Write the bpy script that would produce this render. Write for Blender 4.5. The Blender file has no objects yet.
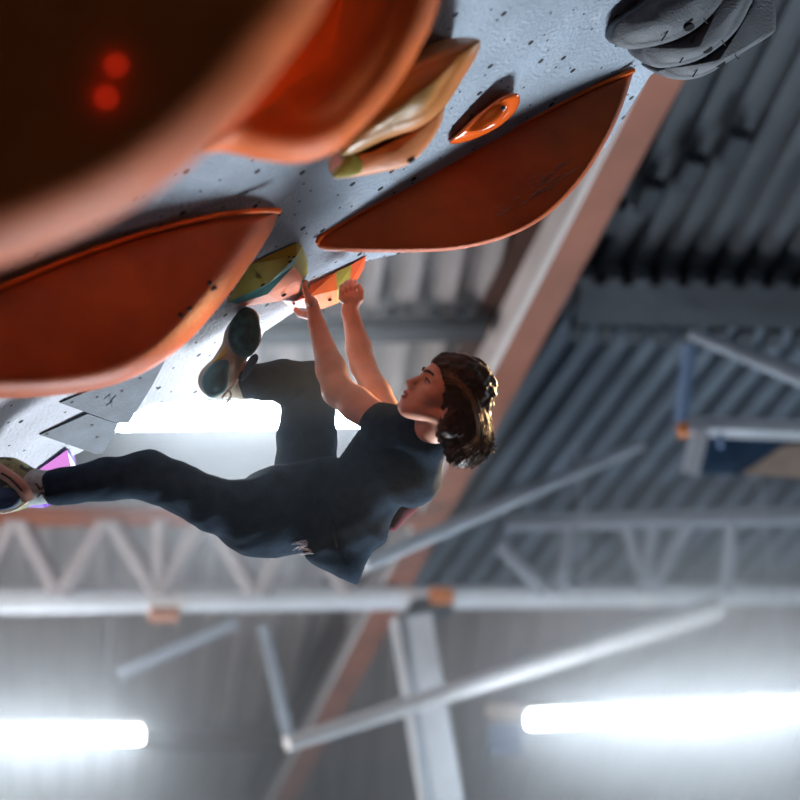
import bpy, bmesh, math, random
import numpy as np
from mathutils import Vector, Matrix, noise as mnoise

random.seed(7)
rng = np.random.default_rng(7)
SC = bpy.context.scene
COL = SC.collection

# ------------------------------------------------------------------ camera frame
FPX = 1960.0
TH = math.radians(35.0)
CAM = Vector((0.0, 0.0, 1.5))
FWD = Vector((0, math.cos(TH), math.sin(TH)))
UP = Vector((0, -math.sin(TH), math.cos(TH)))
RT = Vector((1, 0, 0))


def c2w(v):
    return CAM + RT * float(v[0]) + UP * float(v[1]) + FWD * float(v[2])


def pc(px, py, Z):                       # a sight line's point at depth Z, in the viewing frame
    return np.array([(px - 400) * Z / FPX, (400 - py) * Z / FPX, Z])


def P(px, py, Z):
    return c2w(pc(px, py, Z))


def ray(px, py):
    return FWD + RT * ((px - 400) / FPX) + UP * ((400 - py) / FPX)


def on_height(px, py, h):                # where a sight line meets the height h
    d = ray(px, py)
    return CAM + d * ((h - CAM.z) / d.z)


# ------------------------------------------------------------------ materials
MATS = {}


def mat(name, col, rough=0.6, var=0.12, vscale=6.0, bump=0.0, bscale=60.0, metal=0.0, spec=0.4,
        emit=None, estr=0.0, sss=0.0, coat=0.0, sheen=0.0, dark=None):
    m = bpy.data.materials.new(name)
    m.use_nodes = True
    nt = m.node_tree
    b = nt.nodes['Principled BSDF']
    b.inputs['Roughness'].default_value = rough
    b.inputs['Metallic'].default_value = metal
    b.inputs['Specular IOR Level'].default_value = spec
    if coat:
        b.inputs['Coat Weight'].default_value = coat
        b.inputs['Coat Roughness'].default_value = 0.12
    if sheen:
        b.inputs['Sheen Weight'].default_value = sheen
    if sss:
        b.inputs['Subsurface Weight'].default_value = sss
        b.inputs['Subsurface Radius'].default_value = (0.02, 0.008, 0.004)
        b.inputs['Subsurface Scale'].default_value = 0.6
    tc = nt.nodes.new('ShaderNodeTexCoord')
    if var > 0:
        n = nt.nodes.new('ShaderNodeTexNoise')
        n.inputs['Scale'].default_value = vscale
        n.inputs['Detail'].default_value = 6
        nt.links.new(tc.outputs['Object'], n.inputs['Vector'])
        r = nt.nodes.new('ShaderNodeValToRGB')
        d = dark if dark else tuple(c * (1 - var) for c in col)
        l = tuple(min(1, c * (1 + var)) for c in col)
        r.color_ramp.elements[0].color = (*d, 1)
        r.color_ramp.elements[1].color = (*l, 1)
        r.color_ramp.elements[0].position = 0.32
        r.color_ramp.elements[1].position = 0.68
        nt.links.new(n.outputs['Fac'], r.inputs['Fac'])
        nt.links.new(r.outputs['Color'], b.inputs['Base Color'])
    else:
        b.inputs['Base Color'].default_value = (*col, 1)
    if bump > 0:
        n2 = nt.nodes.new('ShaderNodeTexNoise')
        n2.inputs['Scale'].default_value = bscale
        n2.inputs['Detail'].default_value = 4
        nt.links.new(tc.outputs['Object'], n2.inputs['Vector'])
        bp = nt.nodes.new('ShaderNodeBump')
        bp.inputs['Strength'].default_value = bump
        bp.inputs['Distance'].default_value = 0.01
        nt.links.new(n2.outputs['Fac'], bp.inputs['Height'])
        nt.links.new(bp.outputs['Normal'], b.inputs['Normal'])
    if emit:
        b.inputs['Emission Color'].default_value = (*emit, 1)
        b.inputs['Emission Strength'].default_value = estr
    MATS[name] = m
    return m


def wall_mat(name, col, hole_scale, hole_r):
    """painted, sand textured plywood drilled with a field of bolt holes"""
    m = mat(name, col, rough=0.75, var=0.2, vscale=3.0, bump=0.9, bscale=75, spec=0.3)
    nt = m.node_tree
    b = nt.nodes['Principled BSDF']
    src = b.inputs['Base Color'].links[0].from_socket
    tc = [n for n in nt.nodes if n.type == 'TEX_COORD'][0]
    mp = nt.nodes.new('ShaderNodeMapping')
    mp.inputs['Scale'].default_value = (1, 1, 0.0)
    nt.links.new(tc.outputs['Object'], mp.inputs['Vector'])
    v = nt.nodes.new('ShaderNodeTexVoronoi')
    v.voronoi_dimensions = '2D'
    v.inputs['Scale'].default_value = hole_scale
    v.inputs['Randomness'].default_value = 0.62
    nt.links.new(mp.outputs['Vector'], v.inputs['Vector'])
    lt = nt.nodes.new('ShaderNodeMath')
    lt.operation = 'LESS_THAN'
    lt.inputs[1].default_value = hole_r * hole_scale
    nt.links.new(v.outputs['Distance'], lt.inputs[0])
    v2 = nt.nodes.new('ShaderNodeTexVoronoi')
    v2.voronoi_dimensions = '2D'
    v2.inputs['Scale'].default_value = 9.0
    v2.inputs['Randomness'].default_value = 1.0
    nt.links.new(mp.outputs['Vector'], v2.inputs['Vector'])
    lt2 = nt.nodes.new('ShaderNodeMath')
    lt2.operation = 'LESS_THAN'
    lt2.inputs[1].default_value = 0.0045 * 9.0
    nt.links.new(v2.outputs['Distance'], lt2.inputs[0])
    mxh = nt.nodes.new('ShaderNodeMath')
    mxh.operation = 'MAXIMUM'
    nt.links.new(lt.outputs[0], mxh.inputs[0])
    nt.links.new(lt2.outputs[0], mxh.inputs[1])
    lt = mxh
    # chalk scuffs: paler smears
    sc = nt.nodes.new('ShaderNodeTexNoise')
    sc.inputs['Scale'].default_value = 9
    sc.inputs['Detail'].default_value = 8
    sc.inputs['Roughness'].default_value = 0.7
    nt.links.new(tc.outputs['Object'], sc.inputs['Vector'])
    sr = nt.nodes.new('ShaderNodeValToRGB')
    sr.color_ramp.elements[0].position = 0.56
    sr.color_ramp.elements[1].position = 0.78
    sr.color_ramp.elements[1].color = (0.4, 0.4, 0.4, 1)
    nt.links.new(sc.outputs['Fac'], sr.inputs['Fac'])
    mx0 = nt.nodes.new('ShaderNodeMixRGB')
    mx0.inputs['Color2'].default_value = (0.75, 0.77, 0.8, 1)
    nt.links.new(sr.outputs['Color'], mx0.inputs['Fac'])
    nt.links.new(src, mx0.inputs['Color1'])
    mx = nt.nodes.new('ShaderNodeMixRGB')
    mx.inputs['Color2'].default_value = (0.012, 0.013, 0.016, 1)
    nt.links.new(lt.outputs[0], mx.inputs['Fac'])
    nt.links.new(mx0.outputs['Color'], mx.inputs['Color1'])
    nt.links.new(mx.outputs['Color'], b.inputs['Base Color'])
    return m


def marble_mat(name, cols, scale=5.0, rough=0.4, off=(0, 0, 0)):
    """swirled multi-colour fibreglass"""
    m = mat(name, cols[0], rough=rough, var=0.1, bump=0.15, bscale=70, spec=0.4)
    nt = m.node_tree
    b = nt.nodes['Principled BSDF']
    tc = [n for n in nt.nodes if n.type == 'TEX_COORD'][0]
    mp = nt.nodes.new('ShaderNodeMapping')
    mp.inputs['Location'].default_value = off
    nt.links.new(tc.outputs['Object'], mp.inputs['Vector'])
    n = nt.nodes.new('ShaderNodeTexNoise')
    n.inputs['Scale'].default_value = scale
    n.inputs['Detail'].default_value = 1.5
    n.inputs['Distortion'].default_value = 0.6
    nt.links.new(mp.outputs['Vector'], n.inputs['Vector'])
    r = nt.nodes.new('ShaderNodeValToRGB')
    els = r.color_ramp.elements
    els[0].color = (*cols[0], 1)
    els[0].position = 0.36
    els[1].color = (*cols[-1], 1)
    els[1].position = 0.64
    k = len(cols)
    for i in range(1, k - 1):
        e = els.new(0.36 + 0.28 * i / (k - 1))
        e.color = (*cols[i], 1)
    nt.links.new(n.outputs['Fac'], r.inputs['Fac'])
    nt.links.new(r.outputs['Color'], b.inputs['Base Color'])
    return m


M_WALL = wall_mat('grey_blue_wall_paint', (0.30, 0.36, 0.43), 6.2, 0.0100)
M_WALLW = wall_mat('pale_wall_panel', (0.52, 0.53, 0.58), 5.0, 0.0085)  # paler tone for the lower panel
M_ORANGE = mat('orange_fibreglass', (0.80, 0.16, 0.025), rough=0.5, var=0.25, vscale=5, bump=0.3, bscale=140, spec=0.18)
M_ORANGE2 = mat('burnt_orange_fibreglass', (0.42, 0.078, 0.013), rough=0.5, var=0.25, vscale=5, bump=0.3, bscale=140, spec=0.3)
M_GLOSS = mat('glossy_orange', (0.85, 0.13, 0.015), rough=0.12, var=0.1, spec=0.6, coat=0.6)
M_OCHRE = marble_mat('ochre_fibreglass', [(0.62, 0.20, 0.06), (0.50, 0.20, 0.05), (0.28, 0.16, 0.05)], 3.0, 0.35)
M_PEACH = mat('peach_fibreglass', (0.70, 0.24, 0.08), rough=0.4, var=0.2, vscale=6, bump=0.15)
M_GREYHOLD = mat('dark_grey_hold', (0.085, 0.095, 0.11), rough=0.6, var=0.2, vscale=14, bump=0.4, bscale=160)
M_TRI = mat('slate_grey_volume', (0.075, 0.09, 0.115), rough=0.6, var=0.25, vscale=12, bump=0.3, bscale=120)
M_OLIVE = mat('olive_green_paint', (0.33, 0.30, 0.035), rough=0.5, var=0.25, vscale=9, bump=0.2)
M_TEAL = mat('teal_facet', (0.10, 0.34, 0.33), rough=0.5, var=0.2)  # teal tone of some facets
M_CORAL = mat('coral_orange_paint', (0.80, 0.20, 0.07), rough=0.75, var=0.15)
M_RED = mat('red_orange_paint', (0.85, 0.12, 0.02), rough=0.45, var=0.15)
M_MAGENTA = mat('magenta_paint', (0.50, 0.03, 0.42), rough=0.6, var=0.1)
M_PURPLE = mat('purple_paint', (0.16, 0.03, 0.45), rough=0.5, var=0.1)
M_BLACK = mat('black_rubber', (0.01, 0.01, 0.012), rough=0.7, var=0.1)
M_DECK = mat('grey_roof_sheet', (0.11, 0.15, 0.20), rough=0.55, var=0.18, vscale=1.2, metal=0.0)
M_DECKN = mat('slate_roof_sheet', (0.085, 0.100, 0.120), rough=0.6, var=0.2, vscale=1.2)
M_DECKD = mat('dim_grey_steel', (0.045, 0.056, 0.07), rough=0.6, var=0.25, vscale=4)
M_DECKL = mat('light_grey_roof_sheet', (0.42, 0.40, 0.41), rough=0.55, var=0.15, vscale=1.2)
M_DECKB = mat('brown_grey_roof_sheet', (0.31, 0.26, 0.25), rough=0.6, var=0.2, vscale=0.8)
M_SALMON = mat('salmon_brown_paint', (0.29, 0.10, 0.058), rough=0.6, var=0.2, vscale=1.5)
M_DKBROWN = mat('dark_brown_paint', (0.07, 0.035, 0.028), rough=0.6, var=0.2)
M_WEB = mat('warm_grey_steel', (0.55, 0.50, 0.50), rough=0.55, var=0.15, vscale=2)
M_STEEL = mat('pale_blue_steel', (0.50, 0.56, 0.64), rough=0.45, var=0.08, vscale=3)
M_POST = mat('light_blue_paint', (0.66, 0.73, 0.82), rough=0.5, var=0.06)
M_TRUSS = mat('pinkish_grey_steel', (0.33, 0.31, 0.33), rough=0.5, var=0.1)
M_WHITEST = mat('white_steel', (0.78, 0.78, 0.80), rough=0.45, var=0.06, vscale=3)
M_PIPE = mat('galvanised_pipe', (0.76, 0.81, 0.88), rough=0.4, var=0.08, vscale=3, metal=0.0)
M_DIMBLUE = mat('dim_blue_paint', (0.07, 0.10, 0.19), rough=0.5, var=0.1)
M_STEELD = mat('dim_blue_grey_steel', (0.31, 0.36, 0.43), rough=0.5, var=0.1)
M_ORDIM = mat('faded_orange_clip', (0.55, 0.25, 0.16), rough=0.5, var=0.1)
M_BLUEST = mat('blue_steel', (0.16, 0.26, 0.44), rough=0.5, var=0.1)
M_ORCLAMP = mat('orange_clamp', (0.85, 0.27, 0.07), rough=0.5, var=0.1)
M_DKBLUE = mat('dark_blue_panel', (0.03, 0.08, 0.16), rough=0.35, var=0.2)
M_BEIGE = mat('beige_board', (0.45, 0.36, 0.30), rough=0.7, var=0.1)
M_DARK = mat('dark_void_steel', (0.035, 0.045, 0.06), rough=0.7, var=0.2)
M_LAMPWHITE = mat('white_housing_and_board', (0.80, 0.80, 0.77), rough=0.5, var=0.05)  # lamp housings and the board that stands in for bloom
M_FLOOR = mat('blue_grey_mat_vinyl', (0.05, 0.06, 0.08), rough=0.6, var=0.1, vscale=0.5)
M_SKIN = mat('skin', (0.72, 0.36, 0.25), rough=0.5, var=0.1, vscale=18, sss=0.12, spec=0.35)
M_LIP = mat('lip', (0.42, 0.11, 0.09), rough=0.4, var=0.1)
M_EYEW = mat('eye_white', (0.6, 0.55, 0.52), rough=0.2, var=0.0)
M_IRIS = mat('iris', (0.02, 0.012, 0.008), rough=0.1, var=0.0)
M_HAIR = mat('dark_brown_hair', (0.045, 0.022, 0.012), rough=0.5, var=0.4, vscale=40, spec=0.3)
M_HAIR2 = mat('light_brown_hair_highlight', (0.20, 0.10, 0.045), rough=0.4, var=0.3, vscale=40, spec=0.4)  # lighter brown strands, golden highlight put into the colour
M_SHIRT = mat('navy_cotton', (0.014, 0.027, 0.045), rough=0.95, var=0.3, vscale=30, bump=0.3, bscale=220, spec=0.1)
M_TROUS = mat('dark_navy_trouser', (0.013, 0.024, 0.040), rough=0.95, var=0.3, vscale=25, bump=0.3, bscale=220, spec=0.1)
M_PRINT = mat('white_print', (0.7, 0.7, 0.72), rough=0.8, var=0.05)
M_MAROON = mat('maroon_cloth', (0.14, 0.014, 0.025), rough=0.9, var=0.2)
M_RUBBER = mat('dark_teal_rubber', (0.028, 0.10, 0.105), rough=0.55, var=0.5, vscale=40, bump=0.3)
M_RUBBER2 = mat('teal_rubber', (0.09, 0.22, 0.24), rough=0.6, var=0.25, vscale=20)
M_TAN = mat('tan_suede', (0.44, 0.36, 0.27), rough=0.85, var=0.15, vscale=20)
M_MUSTARD = mat('mustard_rand', (0.55, 0.33, 0.06), rough=0.6, var=0.15)
M_NAVYSTRAP = mat('navy_strap', (0.03, 0.07, 0.14), rough=0.7, var=0.1)
M_CAMO = marble_mat('camouflage_fabric', [(0.05, 0.06, 0.04), (0.30, 0.27, 0.14), (0.18, 0.24, 0.12), (0.42, 0.34, 0.2)], 28, 0.85)
M_STRAP = mat('brown_pink_strap', (0.42, 0.24, 0.18), rough=0.7, var=0.12)
M_CREAM = mat('cream_edge', (0.75, 0.70, 0.58), rough=0.6, var=0.05)
M_SOCK = mat('grey_sock', (0.32, 0.36, 0.36), rough=0.95, var=0.2, vscale=60)
M_TUBE = mat('lit_tube', (1, 1, 1), var=0, emit=(0.82, 0.92, 1.0), estr=58.0)
M_HOLEGLOW = mat('red_hole_glow', (0.6, 0.02, 0.01), var=0, emit=(1.0, 0.045, 0.015), estr=2.2)  # red emission stands for light through bolt holes, not an LED


# ------------------------------------------------------------------ object helpers
def tag(o, label=None, cat=None, group=None, kind=None):
    if label:
        o['label'] = label
    if cat:
        o['category'] = cat
    if group:
        o['group'] = group
    if kind:
        o['kind'] = kind
    return o


def empty(name, loc, label=None, cat=None, group=None):
    o = bpy.data.objects.new(name, None)
    o.empty_display_size = 0.1
    o.location = loc
    COL.objects.link(o)
    return tag(o, label, cat, group)


def mesh_obj(name, verts, faces, m, parent=None, smooth=True, origin=None, angle=None):
    vs = [Vector((float(v[0]), float(v[1]), float(v[2]))) for v in verts]
    if parent is not None:
        org = Vector((0, 0, 0))
        p = parent
        while p is not None:
            org += Vector(p.location)
            p = p.parent
    else:
        org = origin if origin is not None else sum(vs, Vector()) / len(vs)
    me = bpy.data.meshes.new(name)
    me.from_pydata([v - org for v in vs], [], [tuple(int(i) for i in f) for f in faces])
    me.update()
    bm = bmesh.new()
    bm.from_mesh(me)
    bmesh.ops.recalc_face_normals(bm, faces=bm.faces)
    bm.to_mesh(me)
    bm.free()
    for mm in (m if isinstance(m, (list, tuple)) else [m]):
        me.materials.append(mm)
    if smooth:
        me.polygons.foreach_set('use_smooth', [True] * len(me.polygons))
        if angle is not None:
            me.set_sharp_from_angle(angle=math.radians(angle))
    o = bpy.data.objects.new(name, me)
    COL.objects.link(o)
    if parent is not None:
        o.parent = parent
    else:
        o.location = org
    return o


class MB:
    def __init__(s):
        s.v, s.f = [], []

    def add(s, vs, fs):
        n = len(s.v)
        s.v += [Vector(v) for v in vs]
        s.f += [tuple(i + n for i in f) for f in fs]

    def tube(s, pts, r, seg=14, cap=True):
        pts = [Vector(p) for p in pts]
        n = len(pts)
        rs = r if isinstance(r, (list, tuple)) else [r] * n
        vs, fs = [], []
        t = (pts[1] - pts[0]).normalized()
        a = t.orthogonal().normalized()
        for i in range(n):
            if i == 0:
                t2 = (pts[1] - pts[0]).normalized()
            elif i == n - 1:
                t2 = (pts[-1] - pts[-2]).normalized()
            else:
                t2 = (pts[i + 1] - pts[i - 1]).normalized()
            a = (a - t2 * a.dot(t2))
            a = a.normalized() if a.length > 1e-6 else t2.orthogonal().normalized()
            b = t2.cross(a)
            for k in range(seg):
                an = 2 * math.pi * k / seg
                vs.append(pts[i] + (a * math.cos(an) + b * math.sin(an)) * rs[i])
        for i in range(n - 1):
            for k in range(seg):
                k2 = (k + 1) % seg
                fs.append((i * seg + k, i * seg + k2, (i + 1) * seg + k2, (i + 1) * seg + k))
        if cap:
            fs.append(tuple(range(seg)))
            fs.append(tuple((n - 1) * seg + k for k in range(seg)))
        s.add(vs, fs)
        return s

    def bar(s, p0, p1, w, h, up=Vector((0, 0, 1))):
        p0, p1 = Vector(p0), Vector(p1)
        t = (p1 - p0).normalized()
        a = t.cross(up)
        a = a.normalized() if a.length > 1e-5 else t.orthogonal().normalized()
        b = a.cross(t).normalized()
        vs = []
        for p in (p0, p1):
            for sa, sb in ((-1, -1), (1, -1), (1, 1), (-1, 1)):
                vs.append(p + a * (sa * w / 2) + b * (sb * h / 2))
        s.add(vs, [(0, 1, 2, 3), (4, 7, 6, 5), (0, 4, 5, 1), (1, 5, 6, 2), (2, 6, 7, 3), (3, 7, 4, 0)])
        return s

    def build(s, name, m, parent=None, smooth=True, angle=40):
        return mesh_obj(name, s.v, s.f, m, parent, smooth, angle=angle)


def catmull(pts, sharp=(), per=8, closed=True):
    n = len(pts)
    out = []
    pts = [np.array(p, float) for p in pts]
    for i in range(n if closed else n - 1):
        p1, p2 = pts[i], pts[(i + 1) % n]
        p0 = pts[(i - 1) % n] if (closed or i > 0) else p1
        p3 = pts[(i + 2) % n] if (closed or i + 2 < n) else p2
        if i in sharp:
            p0 = p1 * 2 - p2
        if (i + 1) % n in sharp:
            p3 = p2 * 2 - p1
        for k in range(per):
            t = k / per
            out.append(0.5 * ((2 * p1) + (-p0 + p2) * t + (2 * p0 - 5 * p1 + 4 * p2 - p3) * t * t
                              + (-p0 + 3 * p1 - 3 * p2 + p3) * t ** 3))
    if not closed:
        out.append(pts[-1])
    return out


# ------------------------------------------------------------------ the overhanging climbing wall
# wall plane in the viewing frame: 1/Z = A + B*px + C*py
WA, WB, WC = 0.2513, -0.0001214, -0.0001753


def wallZ(px, py):
    return 1.0 / (WA + WB * px + WC * py)


_nw = np.array([WB * FPX, -WC * FPX, WA + 400 * WB + 400 * WC])
NW = -_nw / np.linalg.norm(_nw)          # wall normal, into the room (viewing frame)


def wall_pt(px, py, out=0.0):
    p = pc(px, py, wallZ(px, py)) + NW * out
    return p


def wall_frame():
    n = Vector(c2w(NW)) - CAM
    x = Vector((0, 1, 0))
    x = (x - n * x.dot(n)).normalized()
    y = n.cross(x)
    return n, x, y


WN, WX, WY = wall_frame()


def wall_slab(name, poly, thick, m, out=0.0, per=1):
    """a panel of the wall: its face lies on the wall plane; local z is the normal so bolt holes map flat"""
    pts = [c2w(wall_pt(a, b, out)) for a, b in poly]
    org = sum(pts, Vector()) / len(pts)
    R = Matrix((WX, WY, WN)).transposed()
    Ri = R.inverted()
    loc = [Ri @ (p - org) for p in pts]
    n = len(loc)
    vs = loc + [v - Vector((0, 0, thick)) for v in loc]
    fs = [tuple(range(n)), tuple(range(2 * n - 1, n - 1, -1))] + [(i, (i + 1) % n, n + (i + 1) % n, n + i) for i in range(n)]
    me = bpy.data.meshes.new(name)
    me.from_pydata(vs, [], fs)
    bm = bmesh.new()
    bm.from_mesh(me)
    bmesh.ops.recalc_face_normals(bm, faces=bm.faces)
    bm.to_mesh(me)
    bm.free()
    me.materials.append(m)
    o = bpy.data.objects.new(name, me)
    o.matrix_world = Matrix.Translation(org) @ R.to_4x4()
    COL.objects.link(o)
    tag(o, kind='structure')
    return o


wall_slab('wall_overhang', [(-260, 470), (-50, 402), (100, 352), (222, 309), (300, 283), (366, 261), (480, 236), (606, 147), (650, 76),
                            (700, 40), (790, -30), (860, -120), (500, -330), (40, -420), (-300, -100)], 0.12, M_WALL)
wall_slab('wall_lower', [(-260, 470), (-50, 402), (100, 352), (222, 309), (300, 283), (366, 261), (352, 272), (300, 308), (264, 332), (236, 392),
                         (205, 399), (150, 404), (118, 424), (85, 450), (45, 469), (-10, 486), (-260, 560)], 0.12, M_WALLW)


# ------------------------------------------------------------------ volumes and holds
def w_plane(a, b, tilt=0.0, near=0.0):
    """face plane of a volume whose base runs from a to b (pixels on the wall) and which stands off along the wall normal"""
    p, q = wall_pt(*a), wall_pt(*b)
    n = np.cross(q - p, NW)
    n /= np.linalg.norm(n)
    if n[2] > 0:
        n = -n                           # towards the viewer
    u = (q - p) / np.linalg.norm(q - p)
    n = n + np.array((0, tilt, 0))
    n -= u * (n @ u)
    n /= np.linalg.norm(n)
    return p - np.array((0, 0, near)), n


def on_plane(px, py, p, n):
    d = np.array([(px - 400) / FPX, (400 - py) / FPX, 1.0])
    return d * (p @ n) / (d @ n)


BACK = np.array((-0.16, 0.24, 0.95))
BACK /= np.linalg.norm(BACK)


def shell(name, outline, plane, profile, m, parent=None, sharp=(), per=8, center=None, tilt=None, smooth=True, angle=None):
    """solid with a traced front outline: rings of (scale about the centre, distance back from the face)"""
    p, n = plane
    if tilt is not None:
        n = n + np.array(tilt)
        n /= np.linalg.norm(n)
    pts = [on_plane(a, b, p, n) for a, b in catmull(outline, sharp, per)]
    pts = np.array(pts)
    c = on_plane(*center, p, n) if center else pts.mean(0)
    k = len(pts)
    vs, fs = [], []
    rim = max(profile, key=lambda q: (round(q[0], 4), -q[1]))[1]
    for s, d in profile:                 # the widest ring keeps the traced outline
        ring = c + (pts - c) * max(s, 1e-3)
        ring = ring * (1 + min(max(d, 0), rim) / c[2]) + (BACK * max(d - rim, 0) if d > 0 else -n * d)
        vs += [c2w(v) for v in ring]
    for i in range(len(profile) - 1):
        for j in range(k):
            j2 = (j + 1) % k
            fs.append((i * k + j, i * k + j2, (i + 1) * k + j2, (i + 1) * k + j))
    fs.append(tuple(range(k)))
    fs.append(tuple((len(profile) - 1) * k + j for j in range(k)))
    return mesh_obj(name, vs, fs, m, parent, smooth, angle=angle)


def disc_on(name, px, py, rx, ang, plane, m, parent, ry=None, lift=0.004, seg=20, depth=0.012):
    """a small recessed bolt hole / bolt head on a volume face"""
    p, n = plane
    c = on_plane(px, py, p, n) + n * lift
    u = on_plane(px + math.cos(ang), py + math.sin(ang), p, n) - on_plane(px, py, p, n)
    u /= np.linalg.norm(u)
    v = np.cross(n, u)
    ry = ry or rx
    vs, fs = [], []
    for d in (0, -depth):
        for k in range(seg):
            a = 2 * math.pi * k / seg
            vs.append(c2w(c + u * rx * math.cos(a) + v * ry * math.sin(a) + n * d))
    fs.append(tuple(range(seg)))
    fs.append(tuple(range(2 * seg - 1, seg - 1, -1)))
    for k in range(seg):
        fs.append((k, (k + 1) % seg, seg + (k + 1) % seg, seg + k))
    return mesh_obj(name, vs, fs, m, parent, False)


def round_profile(bulge, rim_s, rim_d, depth, back_s=0.7):
    pr = []
    for i in range(7):                   # domed front
        t = i / 6
        s = 0.02 + (rim_s - 0.02) * t
        pr.append((s, -bulge * (1 - t * t)))
    for i in range(1, 8):                # rounded rim
        a = math.pi / 2 * i / 7
        pr.append((rim_s + (1 - rim_s) * math.sin(a), rim_d * (1 - math.cos(a))))
    for i in range(1, 6):                # flank running back
        t = i / 5
        pr.append((1 - (1 - back_s) * t * t, rim_d + (depth - rim_d) * t))
    pr.append((back_s * 0.5, depth * 1.02))
    pr.append((0.02, depth * 1.03))
    return pr


# right-hand long orange volume
pl = w_plane((632, 72), (316, 246), -0.30, 0.05)
v = empty('climbing_volume', P(470, 170, 5.95), 'long dark orange shell volume with chalk scuffs right above the climber\'s hands', 'climbing volume', 'big orange shell volumes')
R_OUT = [(634, 71), (622, 108), (606, 142), (580, 182), (545, 217), (505, 238), (455, 250), (400, 252.5), (350, 252), (324, 250), (316, 243),
         (322, 235), (345, 222), (400, 190), (470, 150), (540, 115), (590, 90)]
o = shell('shell_body', R_OUT, pl, round_profile(0.012, 0.93, 0.035, 0.26, 0.75), M_ORANGE2, v, sharp=(0,), center=(478, 178))
lip = catmull([(634, 70.5), (590, 89), (540, 114), (470, 149), (400, 189), (345, 221), (322, 236), (317, 244)], (), 6, False)
MB().tube([c2w(on_plane(x, y, *pl) + pl[1] * 0.004) for x, y in lip], 0.0075, 8).build('base_lip', M_ORANGE, v)
# chalk scuff strokes on the face
mb = MB()
pp, pn = pl
for i in range(26):
    t = random.random()
    bx, by = 500 + 66 * t + random.uniform(-8, 8), 212 - 44 * t + random.uniform(-9, 7)
    L = random.uniform(8, 22)
    q = []
    for k in range(5):
        x, y = bx + L * (k / 4 - .5), by - L * 0.55 * (k / 4 - .5) + random.uniform(-1.2, 1.2)
        q.append(c2w(on_plane(x, y, pp, pn) + pn * 0.0075))
    mb.tube(q, [0.0004, 0.0011, 0.0014, 0.001, 0.0004], 6)
M_CHALK = mat('chalk_scuff', (0.22, 0.17, 0.14), rough=0.95, var=0.4, vscale=50)
mb.build('chalk_marks', M_CHALK, v)

# left-hand long orange volume
pl = w_plane((280, 211), (-60, 318), -0.30, 0.16)
v = empty('climbing_volume', P(130, 300, 5.6), 'long brown-orange shell volume with bright orange underside at the photo\'s left edge', 'climbing volume', 'big orange shell volumes')
L_OUT = [(280, 211), (271, 232), (252, 262), (222, 303), (187, 342), (152, 368), (110, 386), (60, 395), (10, 398), (-60, 397), (-130, 378), (-165, 350),
         (-120, 330), (-60, 312), (0, 287), (70, 258), (140, 234), (210, 216), (255, 210)]
shell('shell_body', L_OUT, pl, round_profile(0.015, 0.78, 0.15, 0.34, 0.75), M_ORANGE2, v, sharp=(0,), center=(75, 292))
lip = catmull([(280, 211), (255, 211), (210, 217), (140, 235), (70, 259), (0, 288), (-60, 313)], (), 6, False)
MB().tube([c2w(on_plane(x, y, *pl) + pl[1] * 0.002) for x, y in lip], 0.007, 8).build('base_lip', M_ORANGE, v)
for x, y in ((209, 283), (214, 288), (180, 315), (189, 309)):
    disc_on('bolt_hole', x, y, 0.006, 0, pl, M_BLACK, v, lift=0.006)

# huge near volume, far out of focus, top left
def near_plane(Zc, n):
    return pc(150, 100, Zc), np.array(n) / np.linalg.norm(n)


pl = near_plane(2.75, (0.20, -0.12, -0.97))
v = empty('climbing_volume', P(100, 60, 2.8), 'huge blurred near-black orange-rimmed volume in the photo\'s top corner', 'climbing volume', 'big orange shell volumes')
shell('shell_body', [(345, -60), (322, 8), (285, 62), (245, 112), (205, 152), (150, 196), (90, 230), (0, 266), (-110, 296), (-260, 300), (-330, 120), (-250, -120),
                     (-60, -260), (180, -280), (330, -200)], pl, round_profile(0.03, 0.66, 0.16, 1.7, 0.8), M_ORANGE, v, center=(20, 0))
hole_glow = empty('glowing_bolt_holes', P(110, 83, 2.6), 'pair of bolt holes made to glow red on the blurred near-black volume', 'bolt hole')
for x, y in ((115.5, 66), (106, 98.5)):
    disc_on('red_dot', x, y, 0.0035, 0, pl, M_HOLEGLOW, hole_glow, lift=0.03, depth=0.02)

# second, nearer-than-focus orange volume
pl = near_plane(3.9, (0.25, -0.12, -0.96))
pl = (pc(330, 90, 4.05), pl[1])
v = empty('climbing_volume', P(330, 70, 4.1), 'soft-focus glossy orange bowl-shaped volume beside the ochre hold', 'climbing volume', 'big orange shell volumes')
shell('shell_body', [(446, -50), (438, 6), (418, 52), (390, 96), (358, 132), (335, 152), (300, 163), (262, 160), (225, 152), (202, 152),
                     (215, 128), (250, 85), (290, 40), (330, -20), (360, -110), (420, -120)], pl, round_profile(0.03, 0.66, 0.10, 1.0, 0.75), M_ORANGE, v, center=(330, 60))

# ochre hold: two stacked facets
pl = (pc(400, 105, 4.95), np.array((0.35, -0.45, -0.82)) / np.linalg.norm((0.35, -0.45, -0.82)))
v = empty('climbing_hold', P(405, 110, 5.0), 'two-tier ochre and peach hold between the bowl volume and the small glossy hold', 'climbing hold')
shell('upper_tier', [(480, 40), (477, 55), (462, 80), (444, 108), (420, 128), (385, 140), (350, 156), (338, 154), (345, 130), (372, 95), (405, 68), (440, 50), (468, 40)], pl,
      round_profile(0.03, 0.62, 0.07, 0.62, 0.45), M_OCHRE, v, center=(415, 90))
pl2 = (pl[0] + np.array((0, 0, 0.06)), pl[1])
shell('lower_tier', [(445, 108), (440, 126), (424, 150), (405, 166), (372, 174), (345, 178), (333, 176), (345, 158), (375, 150), (410, 132), (432, 118)], pl2,
      round_profile(0.01, 0.86, 0.03, 0.55, 0.5), M_PEACH, v, center=(395, 150), sharp=(0,))
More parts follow.
